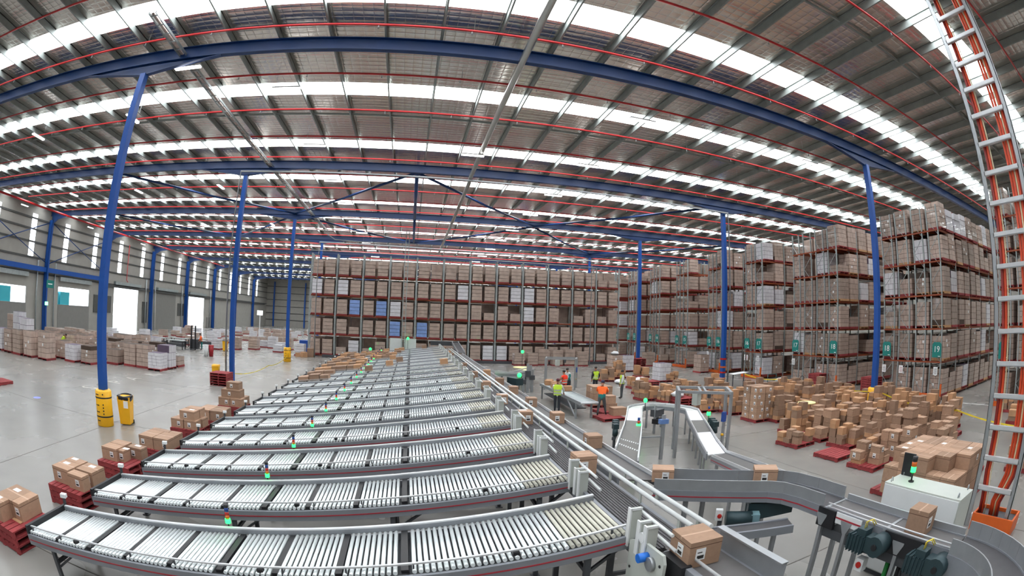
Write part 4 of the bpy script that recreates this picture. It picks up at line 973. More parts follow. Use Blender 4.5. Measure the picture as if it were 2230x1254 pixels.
# middle field behind the nearer induction loop
mid = [(13.8, 25.2, .9, .2), (14.7, 23.9, .45, .3), (16.0, 22.9, .9, .1), (17.3, 22.2, .8, .15), (18.8, 22.0, 1.0, .1), (14.6, 27.2, .7, .2), (16.2, 26.3, .6, .3), (17.8, 25.6, .9, .1), (19.4, 25.2, 1.0, .05), (15.6, 30.0, .5, .4), (18.5, 29.0, .8, .2), (15.2, 34.6, .8, .1), (17.0, 36.4, 1.3, 0), (19.3, 36.4, .9, .2), (20.2, 33.0, .6, .3), (15.0, 20.5, .7, .2), (15.9, 19.2, .9, .1), (20.6, 27.4, .9, .2)]
for j, (x, y, hm, sp) in enumerate(mid):
    place(x, y, R.uniform(-.2, .2), 'red pallet in the middle field behind the induction loop, %s nearest' % ORD[j], 'middle field pallet %s nearest' % ORD[j], 400 + j, hm, sp)
for d, x, y, z, sx, sy, h, rz, lab in pile: carton(x, y, z, sx, sy, h, rz, lab, 'loose cartons in the picking field', 1 if d < 17 and R.random() < .4 else 0)

def fload(x, y, k, v, rz, sc, label, group, base='red'):
    specs.append((math.dist((x, y, 1), (0, 0, 4.5)), x, y, 0, k, v, label, group, rz, sc, base))
# tall carton row before the back rack
for j, (x, y, h) in enumerate(((11.2, 48.4, 1.35), (12.6, 48.3, 1.4), (13.9, 48.9, 1.8), (15.3, 48.2, 1.75), (16.7, 48.4, 1.85), (18.0, 47.8, 1.6))):
    fload(x, y, 'b', j, R.uniform(-.1, .1), (1, 1, h / 1.45 - .1), 'brown carton load on the floor before the back rack, %s from the left' % ORD[j], 'floor loads before the back rack', 'red')
for j, (x, y, k, h, nm) in enumerate(((18.6, 40.5, 'b', 1.15, 'tall plain brown load standing left of the third right column'), (20.3, 41.5, 'w', 1.0, 'mauve white wrapped load left of the third right column'), (19.5, 33.2, 'w', .95, 'striped white carton load standing in the middle field'), (27.0, 38.2, 'b', 1.2, 'brown wrapped load standing before the rack ends, right of the second column'), (25.5, 46.5, 'b', 1.0, 'brown wrapped load before the rack ends, left of the second column'))):
    fload(x, y, k, 1, .1, (1, 1, h), nm, 'floor loads in the middle')
# stacked empty pallets
def pstack(x, y, n, where, rz=0):
    for i in range(n): pallet(x + R.uniform(-.015, .015), y + R.uniform(-.015, .015), .15 * i, rz + R.uniform(-.02, .02), 'red pallet, %s up in the empty stack %s' % (ORD[i], where), 'empty red pallet stacks')
pstack(-11.5, 26.6, 5, 'beside the second left column'); pstack(-21.3, 16.0, 1, 'at the left edge'); pstack(15.0, 24.0 - 1.2, 3, 'beside the white film heap'); pstack(17.5, 31.6, 2, 'in the middle field')
pstack(22.0, 42.2, 8, 'before the third right column')
# packing spot of the orange worker
for j, (x, y) in enumerate(((9.2, 20.4), (9.8, 21.9))): pallet(x, y, 0, .1, 'red pallet %s the bending worker' % ('under the feet of', 'just beyond')[j], 'pallets at the packing spot')
pallet(10.1, 23.9, 0, 0, 'red pallet under the carton stack in front of the bending worker', 'pallets at the packing spot')
for l in range(3):
    for a in range(2):
        for b in range(2): carton(9.83 + .56 * a, 23.6 + .56 * b, .15 + .34 * l, .54, .54, .335, 0, 'brown carton of the stack before the bending worker, %s layer, %s %s' % (ORD[l], ('left', 'right')[a], ('front', 'back')[b]), 'cartons at the packing spot', 1 if b == 0 else 0)
for j, (x, y, z, s) in enumerate(((9.75, 20.6, .15, .7), (9.95, 21.9, .15, .5), (9.9, 21.95, .53, .45))):
    carton(x, y, z, s, .5, .38, .05, 'brown carton lying beside the bending worker, %s' % ('long one on the near pallet', 'lower on the far pallet', 'upper on the far pallet')[j], 'cartons at the packing spot', 0)
for j, (x, y) in enumerate(((8.0, 25.2), (8.2, 25.9), (7.95, 26.4), (8.3, 24.0), (8.15, 26.9))): carton(x, y, .9, .42, .36, .26, R.uniform(-.2, .2), 'brown carton on the roller packing table, %s' % ('third from the near end', 'fourth from the near end', 'left one at the far end', 'nearest of all', 'last at the far end')[j], 'cartons on the packing table')
# floor loads on the left
FL = [(-33.1, 25.3, 'w', 1.5), (-31.6, 25.3, 'b', 1.55), (-30.2, 25.3, 'b', 1.6), (-28.7, 25.4, 'b', 1.68), (-26.9, 25.6, 'b', 1.75), (-25.0, 27.1, 'w', 1.05), (-23.4, 27.4, 'b', 1.1), (-22.1, 29.3, 's', .9), (-20.6, 29.7, 'b', 1.4), (-19.35, 29.7, 'b', 1.45), (-18.0, 29.3, 'w', 1.05), (-18.0, 30.7, 'w', 1.5), (-18.1, 32.3, 's', .6)]
for ri, (y0, n, x0) in enumerate(((27.6, 6, -34.4), (31.2, 10, -35.0), (33.4, 11, -36.0), (36.0, 11, -37.0), (38.8, 9, -38.0), (42.0, 8, -37.0))):
    for i in range(n):
        x = x0 + 1.55 * i
        if any(math.dist((x, y0), (f[0], f[1])) < 1.25 for f in FL): continue
        k = R.choices('bws', (8, 1, 2))[0]; FL.append((x, y0 + R.uniform(-.1, .1), k, {'b': R.uniform(1.0, 1.45), 'w': R.uniform(1.0, 1.4), 's': R.uniform(.6, .9)}[k]))
FL += [(-39.5, 30.0, 'b', 1.9), (-41, 30.2, 'b', 1.9), (-37.4, 32.3, 'w', 2.5), (-35.9, 32.2, 'w', 2.3), (-34.3, 32.4, 'w', 2.2)] if False else []
FL.sort(key=lambda f: f[1]); rows_ = []
for f in FL:
    if not rows_ or f[1] - rows_[-1][0][1] > .9: rows_.append([f])
    else: rows_[-1].append(f)
for i, rw in enumerate(rows_):
    for j, (x, y, k, h) in enumerate(sorted(rw)):
        v = R.randrange(len(LM[k])); sz = h / max(q.co.z for q in LM[k][v].vertices)
        fload(x, y, k, v, R.choice((0, PI / 2)) + R.uniform(-.05, .05), (1.02, 1.02, sz), '%s load, %s from the left, %s row of the left floor store' % (KN[k], ORD[min(j, 24)], 'front' if i == 0 else ORD[i]), 'floor store loads')
for j, (x, y, h, k) in enumerate(((-38.6, 31.2, 2.3, 'b'), (-37.2, 31.0, 2.5, 'w'), (-35.6, 33.6 - 3.9, 2.2, 'w'), (-34.0, 29.4, 2.15, 'w'))):
    fload(x, y, k, 1, 0, (1.02, 1.02, h / 1.4), 'tall %s stack behind the left floor store, %s from the left' % ('brown' if k == 'b' else 'white', ORD[j]), 'tall stacks at the left', 'red')
# scattered goods farther back on the left
for j in range(80):
    a = (j + .5) / 80; y = 47 + a * 55; x = -41 + R.uniform(0, 1) * (26 - a * 4) + a * 4
    if -21.5 < x < -17 and y < 52: x -= 6
    if min(math.dist((x, y), q) for q in ((-17.2, 60), (-25.2, 45.2), (-26.5, 48.5), (-24.2, 51), (-28.5, 46.6), (-23.4, 46))) < 1.9: continue
    k = R.choices('bws', (4, 4, 3))[0]; v = R.randrange(len(LM[k]))
    fload(x, y, k, v, R.uniform(-.3, .3), (1.15, 1.15, R.uniform(.45, .95)), '%s load among the far goods before the end wall, %s by distance' % (KN[k], '%s of the %s part' % (ORD[j % 20], ('nearest', 'second', 'third', 'farthest')[j // 20])), 'far goods on the left', 'red')
for j, (x, y, k, s) in enumerate(((-20.2, 51.2, 'b', .9), (-18.6, 53.2, 'b', .75), (-12.0, 50.0, 'w', .8), (-22.3, 67.5, 'w', .5), (-20.3, 68.2, 'w', .6), (-18.9, 68.6, 'b', .8))):
    fload(x, y, k, 0, .1, (1.05, 1.05, s), '%s on the floor, %s' % (('brown load', 'low brown load', 'white plastic wrapped load', 'low white load', 'pale load', 'tall brown load')[j], ('right of the yellow bin', 'right of the darker brown load', 'right of the third left column', 'at the far end of the open floor', 'beside the low white load', 'left of the third left column')[j]), 'loads near the third left column', 'red' if j != 2 else 'wood')
solo('blue_crate', MB().box(-12.6, -11.6, 52.0, 53.0, 0, 1.5), mat('blue_crate_plastic', '#1f4fa8', .5), 'blue covered crate beside the white wrapped load left of the back rack', 'crate')
for j, (x, y, s, a) in enumerate(((-11.9, 48.4, .5, .3), (-11.2, 48.3, .6, .8), (-10.6, 48.9, .7, .1), (-11.4, 49.2, .6, 1.2))):
    carton(x, y, 0, s, s * .8, s * (1.3 if j == 2 else .8), a, 'loose brown carton on the floor left of the farthest lanes, %s' % ('leftmost', 'second', 'tall flat one', 'hindmost')[j], 'loose cartons by the far lanes', 1)

CART.sort(key=lambda c: -c[0]); rest = MB()
for i, c in enumerate(CART):
    if i < 298: real_carton(*c[1:])
    elif c[11]: rest.bar((c[1] - c[4] / 2, c[2], c[3] + c[6] / 2 - ZB * c[4] / 2), (c[1] + c[4] / 2, c[2], c[3] + c[6] / 2 + ZB * c[4] / 2), c[5], c[6], i % 2)
    else: rest.rbox(c[1], c[2], c[3], c[4], c[5], c[6], c[7], i % 2)
if rest.v:
    o = rest.build('distant_cartons', [M_kraft, mat('kraft_carton_light', '#b58a66', .75, 0, .12, 3)]); tag(o, 'brown cartons piled on the farther pallets and queued on the farthest lanes', 'cartons', 'distant loose cartons', 'stuff')

specs.sort(key=lambda q: q[0])
far = MB(); near_n = 298
for i, (d, x, y, z, k, v, lab, grp, rz, sc, base) in enumerate(q for q in specs):
    if i < near_n:
        t = thing('pallet_load', lab, 'pallet load', (x, y, z), grp); t.rotation_euler = (0, 0, rz)
        put('pallet', pal_low[base], t); put('wrapped_cartons', LM[k][v], t, (0, 0, .15), 0, sc)
    else:
        far.box(x - .58, x + .58, y - .58, y + .58, z, z + .12, 3)
        h = (1.4 if k != 's' else .7) * sc[2]
        nl = 4 if k != 's' else 2
        for q in range(nl): far.box(x - .55 + .01 * (q % 2), x + .55 - .01 * (q % 2), y - .55, y + .55, z + .15 + h / nl * q, z + .15 + h / nl * (q + 1) - .03, {'b': 0, 's': 0, 'w': 1, 'B': 2}[k])
for bn, sg, rows, nb in blocks:
    for ri, (ya, yb) in enumerate(rows):
        if ri == 0: continue
        for j in range(1, nb * 2 + 1):
            x = XR + 2.9 * (j // 2) + (.78 if j % 2 == 0 else 2.12)
            for ti, z in enumerate(LV): far.box(x - .57, x + .57, (ya + yb) / 2 - .55, (ya + yb) / 2 + .55, z + .02, z + (1.55 if ti < 5 else 1.3), 0)
# filler boxes added behind the back rack as dark backing for its gaps
for i in range(24):
    for z in LB: far.box(-11.0 + 1.44 * i, -9.62 + 1.44 * i, 52.0, 53.1, z + .05, z + 1.85 + .05 * (i % 3), 0)
if far.v:
    o = far.build('distant_pallet_loads', [M_load, M_loadw, M_loadb, M_pallet]); tag(o, 'far wrapped pallet loads and dark backing boxes added behind the back rack', 'pallet loads', 'distant rack loads', 'stuff')
# ------------------------------------------------------------------ people
def person(label, loc, heading, clothes, lean=0.0, arms=((.25, .35, .95), (.25, .35, .95)), legs_=((0, 0), (0, 0)), hat=None, H=1.75, knee=0.0, turn=0.0, group=None):
    # clothes: (upper material, sleeve material, trouser material, vest material or None, lower torso material)
    t = thing('person', label, 'person', loc, group); t.rotation_euler = (0, 0, heading)
    s = H / 1.75
    J = {}; par = {}; rad = {}
    def j(n, p, r, pr=None): J[n] = V(p) * s; rad[n] = r * s; par[n] = pr
    dz = -knee * .25
    j('pelvis', (0, -knee * .1, .95 + dz), .125); j('waist', (0, -knee * .1, 1.1 + dz), .12, 'pelvis'); j('chest', (0, -knee * .1, 1.3 + dz), .15, 'waist'); j('collar', (0, -knee * .1, 1.44 + dz), .085, 'chest')
    j('neck', (0, -knee * .1 + .01, 1.51 + dz), .05, 'collar'); j('skull', (0, -knee * .1 + .02, 1.6 + dz), .078, 'neck'); j('crown', (0, -knee * .1 + .015, 1.68 + dz), .078, 'skull')
    for i, sd in enumerate((-1, 1)):
        n = 'LR'[i]; ax, ay, az = arms[i]
        sh = V((sd * .2, -knee * .1, 1.4 + dz)); wr = V((sd * ax, ay, az + dz)); d = wr - sh; L = min(d.length, .54); wr = sh + d.normalized() * L
        mid = (sh + wr) / 2; k = math.sqrt(max(.0, .0745 - (L / 2) ** 2)); out = V((sd * .5, -.6, -.5)).normalized(); out = (out - d.normalized() * out.dot(d.normalized())).normalized()
        j('sh' + n, sh, .072, 'chest'); j('el' + n, mid + out * k, .055, 'sh' + n); j('wr' + n, wr, .03, 'el' + n); j('ha' + n, wr + d.normalized() * .085, .034, 'wr' + n)
        fx, fy = legs_[i]
        j('hi' + n, (sd * .1, -knee * .1, .9 + dz), .1, 'pelvis'); j('kn' + n, (sd * .1 + fx * .5, fy * .5 + knee * .18, .5 + dz * .5), .068, 'hi' + n); j('an' + n, (sd * .1 + fx, fy, .1), .042, 'kn' + n); j('to' + n, (sd * .11 + fx, fy + .15, .045), .04, 'an' + n)
    rot = Matrix.Rotation(-lean, 3, 'X'); pv = J['pelvis'].copy()
    up = ['waist', 'chest', 'collar', 'neck', 'skull', 'crown', 'shL', 'shR']
    for n in list(J):
        if n in up: J[n] = pv + rot @ (J[n] - pv)
    if lean:
        for n in 'LR':
            sh = J['sh' + n]; w = J['wr' + n]; d = w - sh; L = min(d.length, .54); J['wr' + n] = sh + d.normalized() * L; J['el' + n] = (sh + J['wr' + n]) / 2 + V((.06 if n == 'R' else -.06, -.06, -.03)); J['ha' + n] = J['wr' + n] + d.normalized() * .085
    names = list(J); me = bpy.data.meshes.new('body_cage')
    me.from_pydata([J[n] for n in names], [(names.index(par[n]), names.index(n)) for n in names if par[n]], [])
    ob = bpy.data.objects.new('body_cage', me); COL.objects.link(ob)
    ob.modifiers.new('Skin', 'SKIN'); ob.modifiers.new('Smooth', 'SUBSURF').levels = 2
    for i, n in enumerate(names):
        sv = me.skin_vertices[0].data[i]; r = rad[n]
        sv.radius = (r * 1.45, r * .85) if n in ('chest', 'waist', 'pelvis') else (r, r)
        sv.use_root = n == 'pelvis'
    bpy.context.view_layer.update()
    ev = bpy.data.meshes.new_from_object(ob.evaluated_get(bpy.context.evaluated_depsgraph_get()))
    bpy.data.objects.remove(ob)
    vs = [v.co.copy() for v in ev.vertices]; ns = [v.normal.copy() for v in ev.vertices]; fs = [list(p.vertices) for p in ev.polygons]
    bones = [(par[n], n) for n in names if par[n]]
    def near(p):
        best = None
        for a, b in bones:
            A, B = J[a], J[b]; d = B - A; u = max(0, min(1, (p - A).dot(d) / max(d.length_squared, 1e-9))); q = (p - A - d * u).length - rad[b] * .6
            if best is None or q < best[0]: best = (q, b, u)
        return best[1], best[2]
    mb = MB(); mb.v = [tuple(v) for v in vs]
    up_m, sl_m, tr_m, vest_m, lo_m = clothes
    mats = [up_m, sl_m, tr_m, M_skin, M_boot, lo_m, M_blk]
    vest = []; strip = []; belt = []
    axis = (J['collar'] - J['pelvis']); al = axis.length; axis.normalize()
    for f in fs:
        c = sum((vs[i] for i in f), V()) / len(f); b, u = near(c); b0 = b[:2]; k = (c - J['pelvis']).dot(axis) / al
        m = 0
        if b0 == 'sh' or b in ('chest', 'collar', 'waist'): m = 0
        if b0 == 'el': m = 1
        if b0 == 'wr': m = 1 if u < .75 else 3
        if b0 == 'ha' or b in ('neck', 'skull', 'crown'): m = 3
        if b0 in ('hi', 'kn') or b0 == 'an' and u < .82: m = 2
        if b0 == 'to' or b0 == 'an' and u >= .82: m = 4
        if b0 == 'hi' and k > -.02: m = 5
        if m in (0, 5) and k < .3: m = 5
        mb.f.append(f); mb.m.append(m); mb.sm.append(True)
        if vest_m and m in (0, 5) and b0 != 'el' and k > -.06 and k < 1.02 and not (b0 == 'sh' and u > .95): vest.append(f)
    # head details: nose, ears, eyes, mouth; then fingers
    hd = J['skull'].lerp(J['crown'], .45); hr = rot
    for off, r in (((0, .088, -.01), (.014, .02, .018)), ((-.082, 0, 0), (.012, .02, .028)), ((.082, 0, 0), (.012, .02, .028)), ((0, .08, -.05), (.025, .01, .006))):
        p = hd + hr @ (V(off) * s); mb.ell(p, r[0] * s, r[1] * s, r[2] * s, 8, 5, 3)
    for sx in (-.03, .03):
        p = hd + hr @ (V((sx, .077, .02)) * s); mb.ell(p, .011 * s, .008 * s, .008 * s, 8, 5, 6)
    for n in 'LR':
        h = J['ha' + n]; d = (h - J['wr' + n]).normalized(); side = d.cross(V((0, 0, 1)));
        if side.length < .1: side = V((0, 1, 0)) if abs(d.y) < .5 else V((1, 0, 0))
        side.normalize(); dn = side.cross(d).normalized()
        for q, L in enumerate((.07, .08, .075, .06)):
            a = h + side * (-.03 + .02 * q) * s; mb.tube([a - d * .01, a + d * L * .55 * s, a + d * L * .9 * s - dn * .025 * s], [.0095 * s, .0085 * s, .007 * s], 6, 3)
        a = J['wr' + n].lerp(h, .4) + side * .03 * s; mb.tube([a, a + side * .025 * s + d * .03 * s, a + side * .03 * s + d * .06 * s], [.011 * s, .01 * s, .008 * s], 6, 3)
    body = MB.build(mb, 'body', mats); body.parent = t
    if vest_m:
        ids = sorted({i for f in vest for i in f}); mp = {i: n for n, i in enumerate(ids)}
        vb = MB(); vb.add([vs[i] + ns[i] * .018 for i in ids], [[mp[i] for i in f] for f in vest], 0, True)
        vo = vb.build('vest', vest_m); vo.parent = t
        for nm, lo, hi in (('reflective_strip', .1, .24), ('reflective_strip', .44, .54)):
            sf = [f for f in vest if near(sum((vs[i] for i in f), V()) / len(f))[0][:2] not in ('sh', 'el') and lo < (sum((vs[i] for i in f), V()) / len(f) - J['pelvis']).dot(axis) / al < hi]
            if sf:
                sb = MB(); ii = sorted({i for f in sf for i in f}); m2 = {i: n for n, i in enumerate(ii)}
                sb.add([vs[i] + ns[i] * .024 for i in ii], [[m2[i] for i in f] for f in sf], 0, True); so = sb.build(nm, M_strip); so.parent = vo
    hb = MB(); c = J['crown'] + hr @ V((0, -.008, .0)); hb.ell(c + hr @ V((0, 0, .02)), .095 * s, .105 * s, .085 * s, 12, 8)
    if hat: hb.add([c + hr @ V(p) for p in ((-.07, .08, .03), (.07, .08, .03), (.06, .17, .015), (-.06, .17, .015))], [(0, 1, 2, 3)])
    ho = hb.build('cap' if hat else 'hair', hat or M_hair); ho.parent = t
    return t
person('worker in lime vest and dark red cap seen from behind at the roller table', (7.2, 22.3, 0), -.35, (M_shirt, M_shirt, M_pant, M_hiv, M_shirt), .12, ((.2, .42, 1.0), (.3, .38, .98)), hat=M_cap)
person('worker in red orange vest with dark hair beyond the roller table', (8.95, 26.4, 0), .6, (M_hir, M_skin, M_pant, M_hir, M_hir), .1, ((.25, .4, 1.0), (.25, .4, 1.0)))
person('worker in lime vest with dark sleeves standing with back turned behind the carton stack', (11.76, 28.5, 0), 0.1, (M_pant, M_pant, M_pant, M_hiv, M_pant), 0, ((.22, .1, .9), (.22, .12, .92)))
person('bending worker in orange and teal shirt and navy cap at the carton stack', (8.85, 20.55, .15), -.5, (M_hio, M_hio, M_pantg, None, M_teal), .3, ((.2, .6, 1.08), (.2, .58, 1.05)), ((-.05, -.15), (.12, .12)), hat=mat('navy_cap', '#2a2a48', .7), knee=.15)
person('worker in lime vest and white sleeves standing side-on looking left', (12.5, 26.0, 0), PI / 2 - .2, (M_shirt, M_shirt, M_pantg, M_hiv, M_shirt), 0, ((.2, .12, .88), (.2, .1, .88)))
person('partly hidden worker in white and green behind the red orange vest', (9.95, 28.6, 0), 2.0, (M_shirt, M_teal, M_pant, None, M_teal), .2, ((.2, .3, 1.0), (.2, .3, 1.0)), H=1.68)
person('worker in orange vest by the dark lift post far left', (-22.6, 46.6, 0), 2.2, (M_hio, M_hio, M_teal, M_hio, M_teal), .25, ((.2, .35, 1.0), (.2, .35, 1.0)))
person('worker in lime shirt bending among the stacks of the left floor store', (-29.4, 30.0, 0), -1.2, (M_hiv, M_hiv, M_pant, None, M_hiv), .8, ((.15, .6, .8), (.15, .6, .75)), H=1.75)

# ------------------------------------------------------------------ bins, guards, floor things
def guard(x, y, lab):
    t = thing('column_guard', lab, 'column guard', (x, y, 0), 'yellow column guards')
    mb = MB().lathe([(.33, 0), (.35, .02), (.35, 1.26), (.3, 1.31), (.2, 1.31)], (x, y, 0), 24)
    for z in (.34, 1.02): MB().lathe([(.353, z), (.357, z + .01), (.357, z + .04), (.353, z + .05)], (x, y, 0), 24).build('strap', M_black, t)
    for z in (.2, .52, .76, 1.14):
        for a in range(-5, 6):
            if abs(a) > 0:
                an = -PI / 2 - .25 + a * .05; mb.rbox(x + .351 * math.cos(an), y + .351 * math.sin(an), z, .014, .012, .03 if a % 3 else .045, an, 1)
    for z in (.45, .56, .67, .78, 1.15):
        an = -PI / 2 + .55; mb.rbox(x + .351 * math.cos(an), y + .351 * math.sin(an), z, .014, .05, .05, an, 1)
    mb.build('sleeve', [M_yel, M_blk], t)
guard(-11.55, 14.3, 'yellow column guard around the nearest left column'); guard(-11.55, 42.8, 'yellow column guard around the third left column'); guard(22.25, 14.3, 'yellow column guard around the nearest right column, half hidden by cartons')
def bin_(x, y, rz, h, lab, liner, sg=False):
    t = thing('wheelie_bin', lab, 'bin', (x, y, 0), 'yellow bins'); w = .28 * h / 1.05
    mb = MB(); q0 = [(-w * .8, -w * .85), (w * .8, -w * .85), (w * .8, w * .85), (-w * .8, w * .85)]; q1 = [(a * 1.25, b * 1.25) for a, b in q0]; c, s = math.cos(rz), math.sin(rz)
    tr = lambda q, z: [(x + a * c - b * s, y + a * s + b * c, z) for a, b in q]
    mb.add(tr(q0, .04) + tr(q1, h), [(3, 2, 1, 0), (0, 1, 5, 4), (1, 2, 6, 5), (2, 3, 7, 6), (3, 0, 4, 7), (4, 5, 6, 7)]); mb.build('bin_body', M_yel, t)
    if liner:
        mb = MB(); n = 20; o = []
        for k, (f, z) in enumerate(((1.02, h - .14), (1.12, h - .05), (1.1, h + .03), (.98, h + .05), (.9, h - .05))):
            for i in range(n):
                a = 2 * PI * i / n; e = 1 / max(abs(math.cos(a)), abs(math.sin(a))) ** .7; rr = w * 1.02 * f * e * (1 + .03 * math.sin(5 * a + k)); o.append((x + rr * math.cos(a + rz), y + rr * math.sin(a + rz), z + .02 * math.sin(3 * a + k)))
        fs = [(k * n + i, k * n + (i + 1) % n, (k + 1) * n + (i + 1) % n, (k + 1) * n + i) for k in range(4) for i in range(n)]; mb.add(o, fs, 0, True); mb.build('bin_liner', M_bag, t)
    else: mb = MB(); mb.add(tr([(a * 1.08, b * 1.08) for a, b in q1], h) + tr([(a * .9, b * .9) for a, b in q1], h + .07), [(0, 1, 5, 4), (1, 2, 6, 5), (2, 3, 7, 6), (3, 0, 4, 7), (4, 5, 6, 7), (3, 2, 1, 0)]); mb.build('bin_lid', M_yel if h < 1 else M_black, t)
    for dx in (-.7, .7): p = tr([(dx * w, w * .9)], .08)[0]; MB().lathe([(.07, -.08), (.07, .06)], (p[0], p[1], .08), 10).build('wheel', M_black, t)
    if sg:
        p = tr([(w * .35, -w * 1.04)], h * .72)[0]; MB().rbox(p[0], p[1], h * .62, .2, .01, .26, rz).build('white_label', M_label, t)
bin_(-10.95, 15.05, .3, 1.05, 'yellow bin with black liner beside the nearest column guard', True, True)
bin_(-12.6, 28.2, .2, .9, 'yellow lidded bin at the foot of the second left column', False)
bin_(-20.4, 48.3, .2, 1.05, 'yellow bin with dark lid near the far packing benches', False)
for x, y, m, lab in ((-19.7, 41.7, M_black, 'small black bin on the open floor far left'), (-19.1, 41.6, mat('red_bin_plastic', '#a5202a', .45), 'small red bin on the open floor far left'), (-19.5, 41.2, M_white, 'slim white bin between the black and red bins')):
    q = thing('litter_bin', lab, 'bin', (x, y, 0), 'small bins'); MB().lathe([(.2, 0), (.27, 1.0)], (x, y, 0), 12).build('bin_body', m, q); MB().lathe([(.28, 1.0), (.28, 1.05)], (x, y, 0), 12).build('rim', m, q)
t = thing('stacker_truck', 'dark lift truck with tall mast beside the orange vested worker far left', 'lift truck', (-23.4, 46.0, 0))
for dx in (-.25, .25): MB().box(-23.4 + dx - .06, -23.4 + dx + .06, 45.95, 46.1, 0, 2.5).build('mast', M_black, t)
MB().box(-23.9, -22.9, 46.1, 46.7, .1, 1.1).build('chassis', M_dgrey, t)
for dx in (-.25, .25): MB().box(-23.4 + dx - .07, -23.4 + dx + .07, 44.9, 46.0, .08, .14).build('fork', M_dgrey, t)
for j, (x, y) in enumerate(((-25.2, 45.2), (-26.5, 48.5), (-24.2, 51.0), (-28.5, 46.6))):
    q = thing('packing_bench', 'dark far packing bench left of the lift truck, %s by distance' % ORD[j], 'bench', (x, y, 0), 'far packing benches')
    MB().box(x - 1.1, x + 1.1, y - .4, y + .4, .85, .92).build('bench_top', M_galv, q)
    for a in (-1, 1):
        for b in (-.35, .35): MB().box(x + a - .04, x + a + .04, y + b - .04, y + b + .04, 0, .85).build('leg', M_black, q)
    MB().box(x - 1.0, x + 1.0, y - .35, y + .35, .3, .6).build('lower_shelf', M_dgrey, q)
t = thing('pole_sign', 'blank white sign board on a pole far left', 'sign', (-20.2, 60, 0)); MB().box(-20.25, -20.15, 59.95, 60.05, 0, 3.95).build('pole', M_white, t); MB().box(-20.6, -19.8, 59.9, 59.95, 3.9, 4.5).build('board', emit('lit_sign', '#ffffff', 1.5), t)
t = thing('dock_sign', 'teal dock sign on the first blue wall column', 'sign', (-45.1, 43.4, 5.6)); MB().box(-45.12, -45.1, 42.6, 44.1, 5.2, 6.1).build('sign_plate', M_green, t); MB().box(-45.1, -45.09, 42.9, 43.8, 5.6, 5.72).build('lettering_line', M_wht, t)
t = thing('exit_light', 'small green lit exit light by the first blue wall column', 'sign', (-45.1, 43.0, 3.3)); MB().box(-45.26, -45.1, 42.6, 43.1, 3.2, 3.6).build('lamp', emit('exit_green', '#8dffb0', 2.5), t)
t = thing('floor_lettering', 'worn pale letters painted along the floor beside the left floor store', 'floor marking', (-17.1, 20, 0))
for ch, y in zip('SPAKN', (19.9, 22.6, 24.6, 27.2, 29.4)):
    letters(ch, 1.5, (-17.1, y, .0015), (0, 0, PI / 2), mat('worn_floor_paint', '#b3afa8', .7, 0, .1, 3), t, 'letter')
solo('floor_spot', MB().lathe([(.22, 0), (.22, .003)], (-17.3, 15.5, 0), 18), mat('blue_floor_spot', '#7f88d8', .4), 'small pale blue round mark on the floor left of the nearest column', 'floor mark')
solo('floor_line', MB().box(28.3, 28.4, 3.0, 12.6, 0, .003), M_wht, 'white painted line on the dark floor right of rack sign 19', 'floor marking')
def ribbon_tape(pts, w, m):
    mb = MB(); P = []
    for a, b in zip(pts[:-1], pts[1:]):
        for i in range(12):
            f = i / 12; P.append(V(a).lerp(V(b), f) - V((0, 0, .22 * 4 * f * (1 - f))))
    P.append(V(pts[-1]))
    for i in range(len(P) - 1): mb.bar(P[i], P[i + 1], .01, w * (1 if i % 2 else .8))
    return mb
solo('barrier_tape', ribbon_tape([(23.5, 27.4, 1.0), (23.7, 23.2, 1.0), (23.0, 14.4, 1.0), (20.6, 8.0, .9), (19.0, 2.0, .9)], .07, M_tape), M_tape, 'yellow barrier tape strung along the back of the picking field', 'barrier tape')
solo('barrier_chain', ribbon_tape([(-11.4, 28.7, .45), (-11.3, 36, .3), (-11.5, 42.4, .5)], .05, M_tape), M_tape, 'yellow barrier chain sagging between two left columns', 'barrier chain')
for i, (x, y, lab) in enumerate(((23.5, 27.4, 'at its far end'), (23.7, 23.2, 'in the middle'))):
    q = thing('barrier_post', 'thin post holding the yellow tape %s' % lab, 'post', (x, y, 0), 'barrier posts'); MB().tube([(x, y, 0), (x, y, 1.05)], .03, 8).build('post', M_dgrey, q); MB().lathe([(.2, 0), (.2, .03)], (x, y, 0), 12).build('base', M_dgrey, q)
t = thing('notice_board', 'white tilted notice board at the far end of the yellow tape', 'board', (23.2, 27.9, 0)); MB().bar((22.6, 27.9, .95), (24.1, 27.9, 1.05), .7, .03).build('board', M_label, t)
for x in (22.8, 23.9): MB().box(x - .03, x + .03, 27.87, 27.93, 0, .95).build('leg', M_dgrey, t)
t = thing('hand_cart', 'green framed cart with a white bag behind the picking field', 'cart', (24.3, 24.4, 0)); M_cart = mat('dark_green_paint', '#1f5550', .5)
MB().box(23.9, 24.8, 23.7, 25.1, .55, .6).build('platform', M_cart, t)
for x in (23.9, 24.8):
    for y in (23.7, 25.1): MB().tube([(x, y, 0.1), (x, y, 1.1 if y > 25 else .75)], .025, 8).build('post', M_cart, t); MB().tube([(x - .02, y, .1), (x + .02, y, .1)], .1, 10).build('wheel', M_black, t)
MB().tube([(23.9, 25.1, 1.1), (24.8, 25.1, 1.1)], .025, 8).build('handle', M_cart, t)
def lump(x, y, z, r, sd, h=.45):
    rr = random.Random(sd); mb = MB(); mb.ell((x, y, z + r * h * .8), r, r, r * h, 14, 8); mb.v = [(a + rr.uniform(-.12, .12) * r, b + rr.uniform(-.12, .12) * r, max(z, c + rr.uniform(-.1, .1) * r)) for a, b, c in mb.v]; return mb
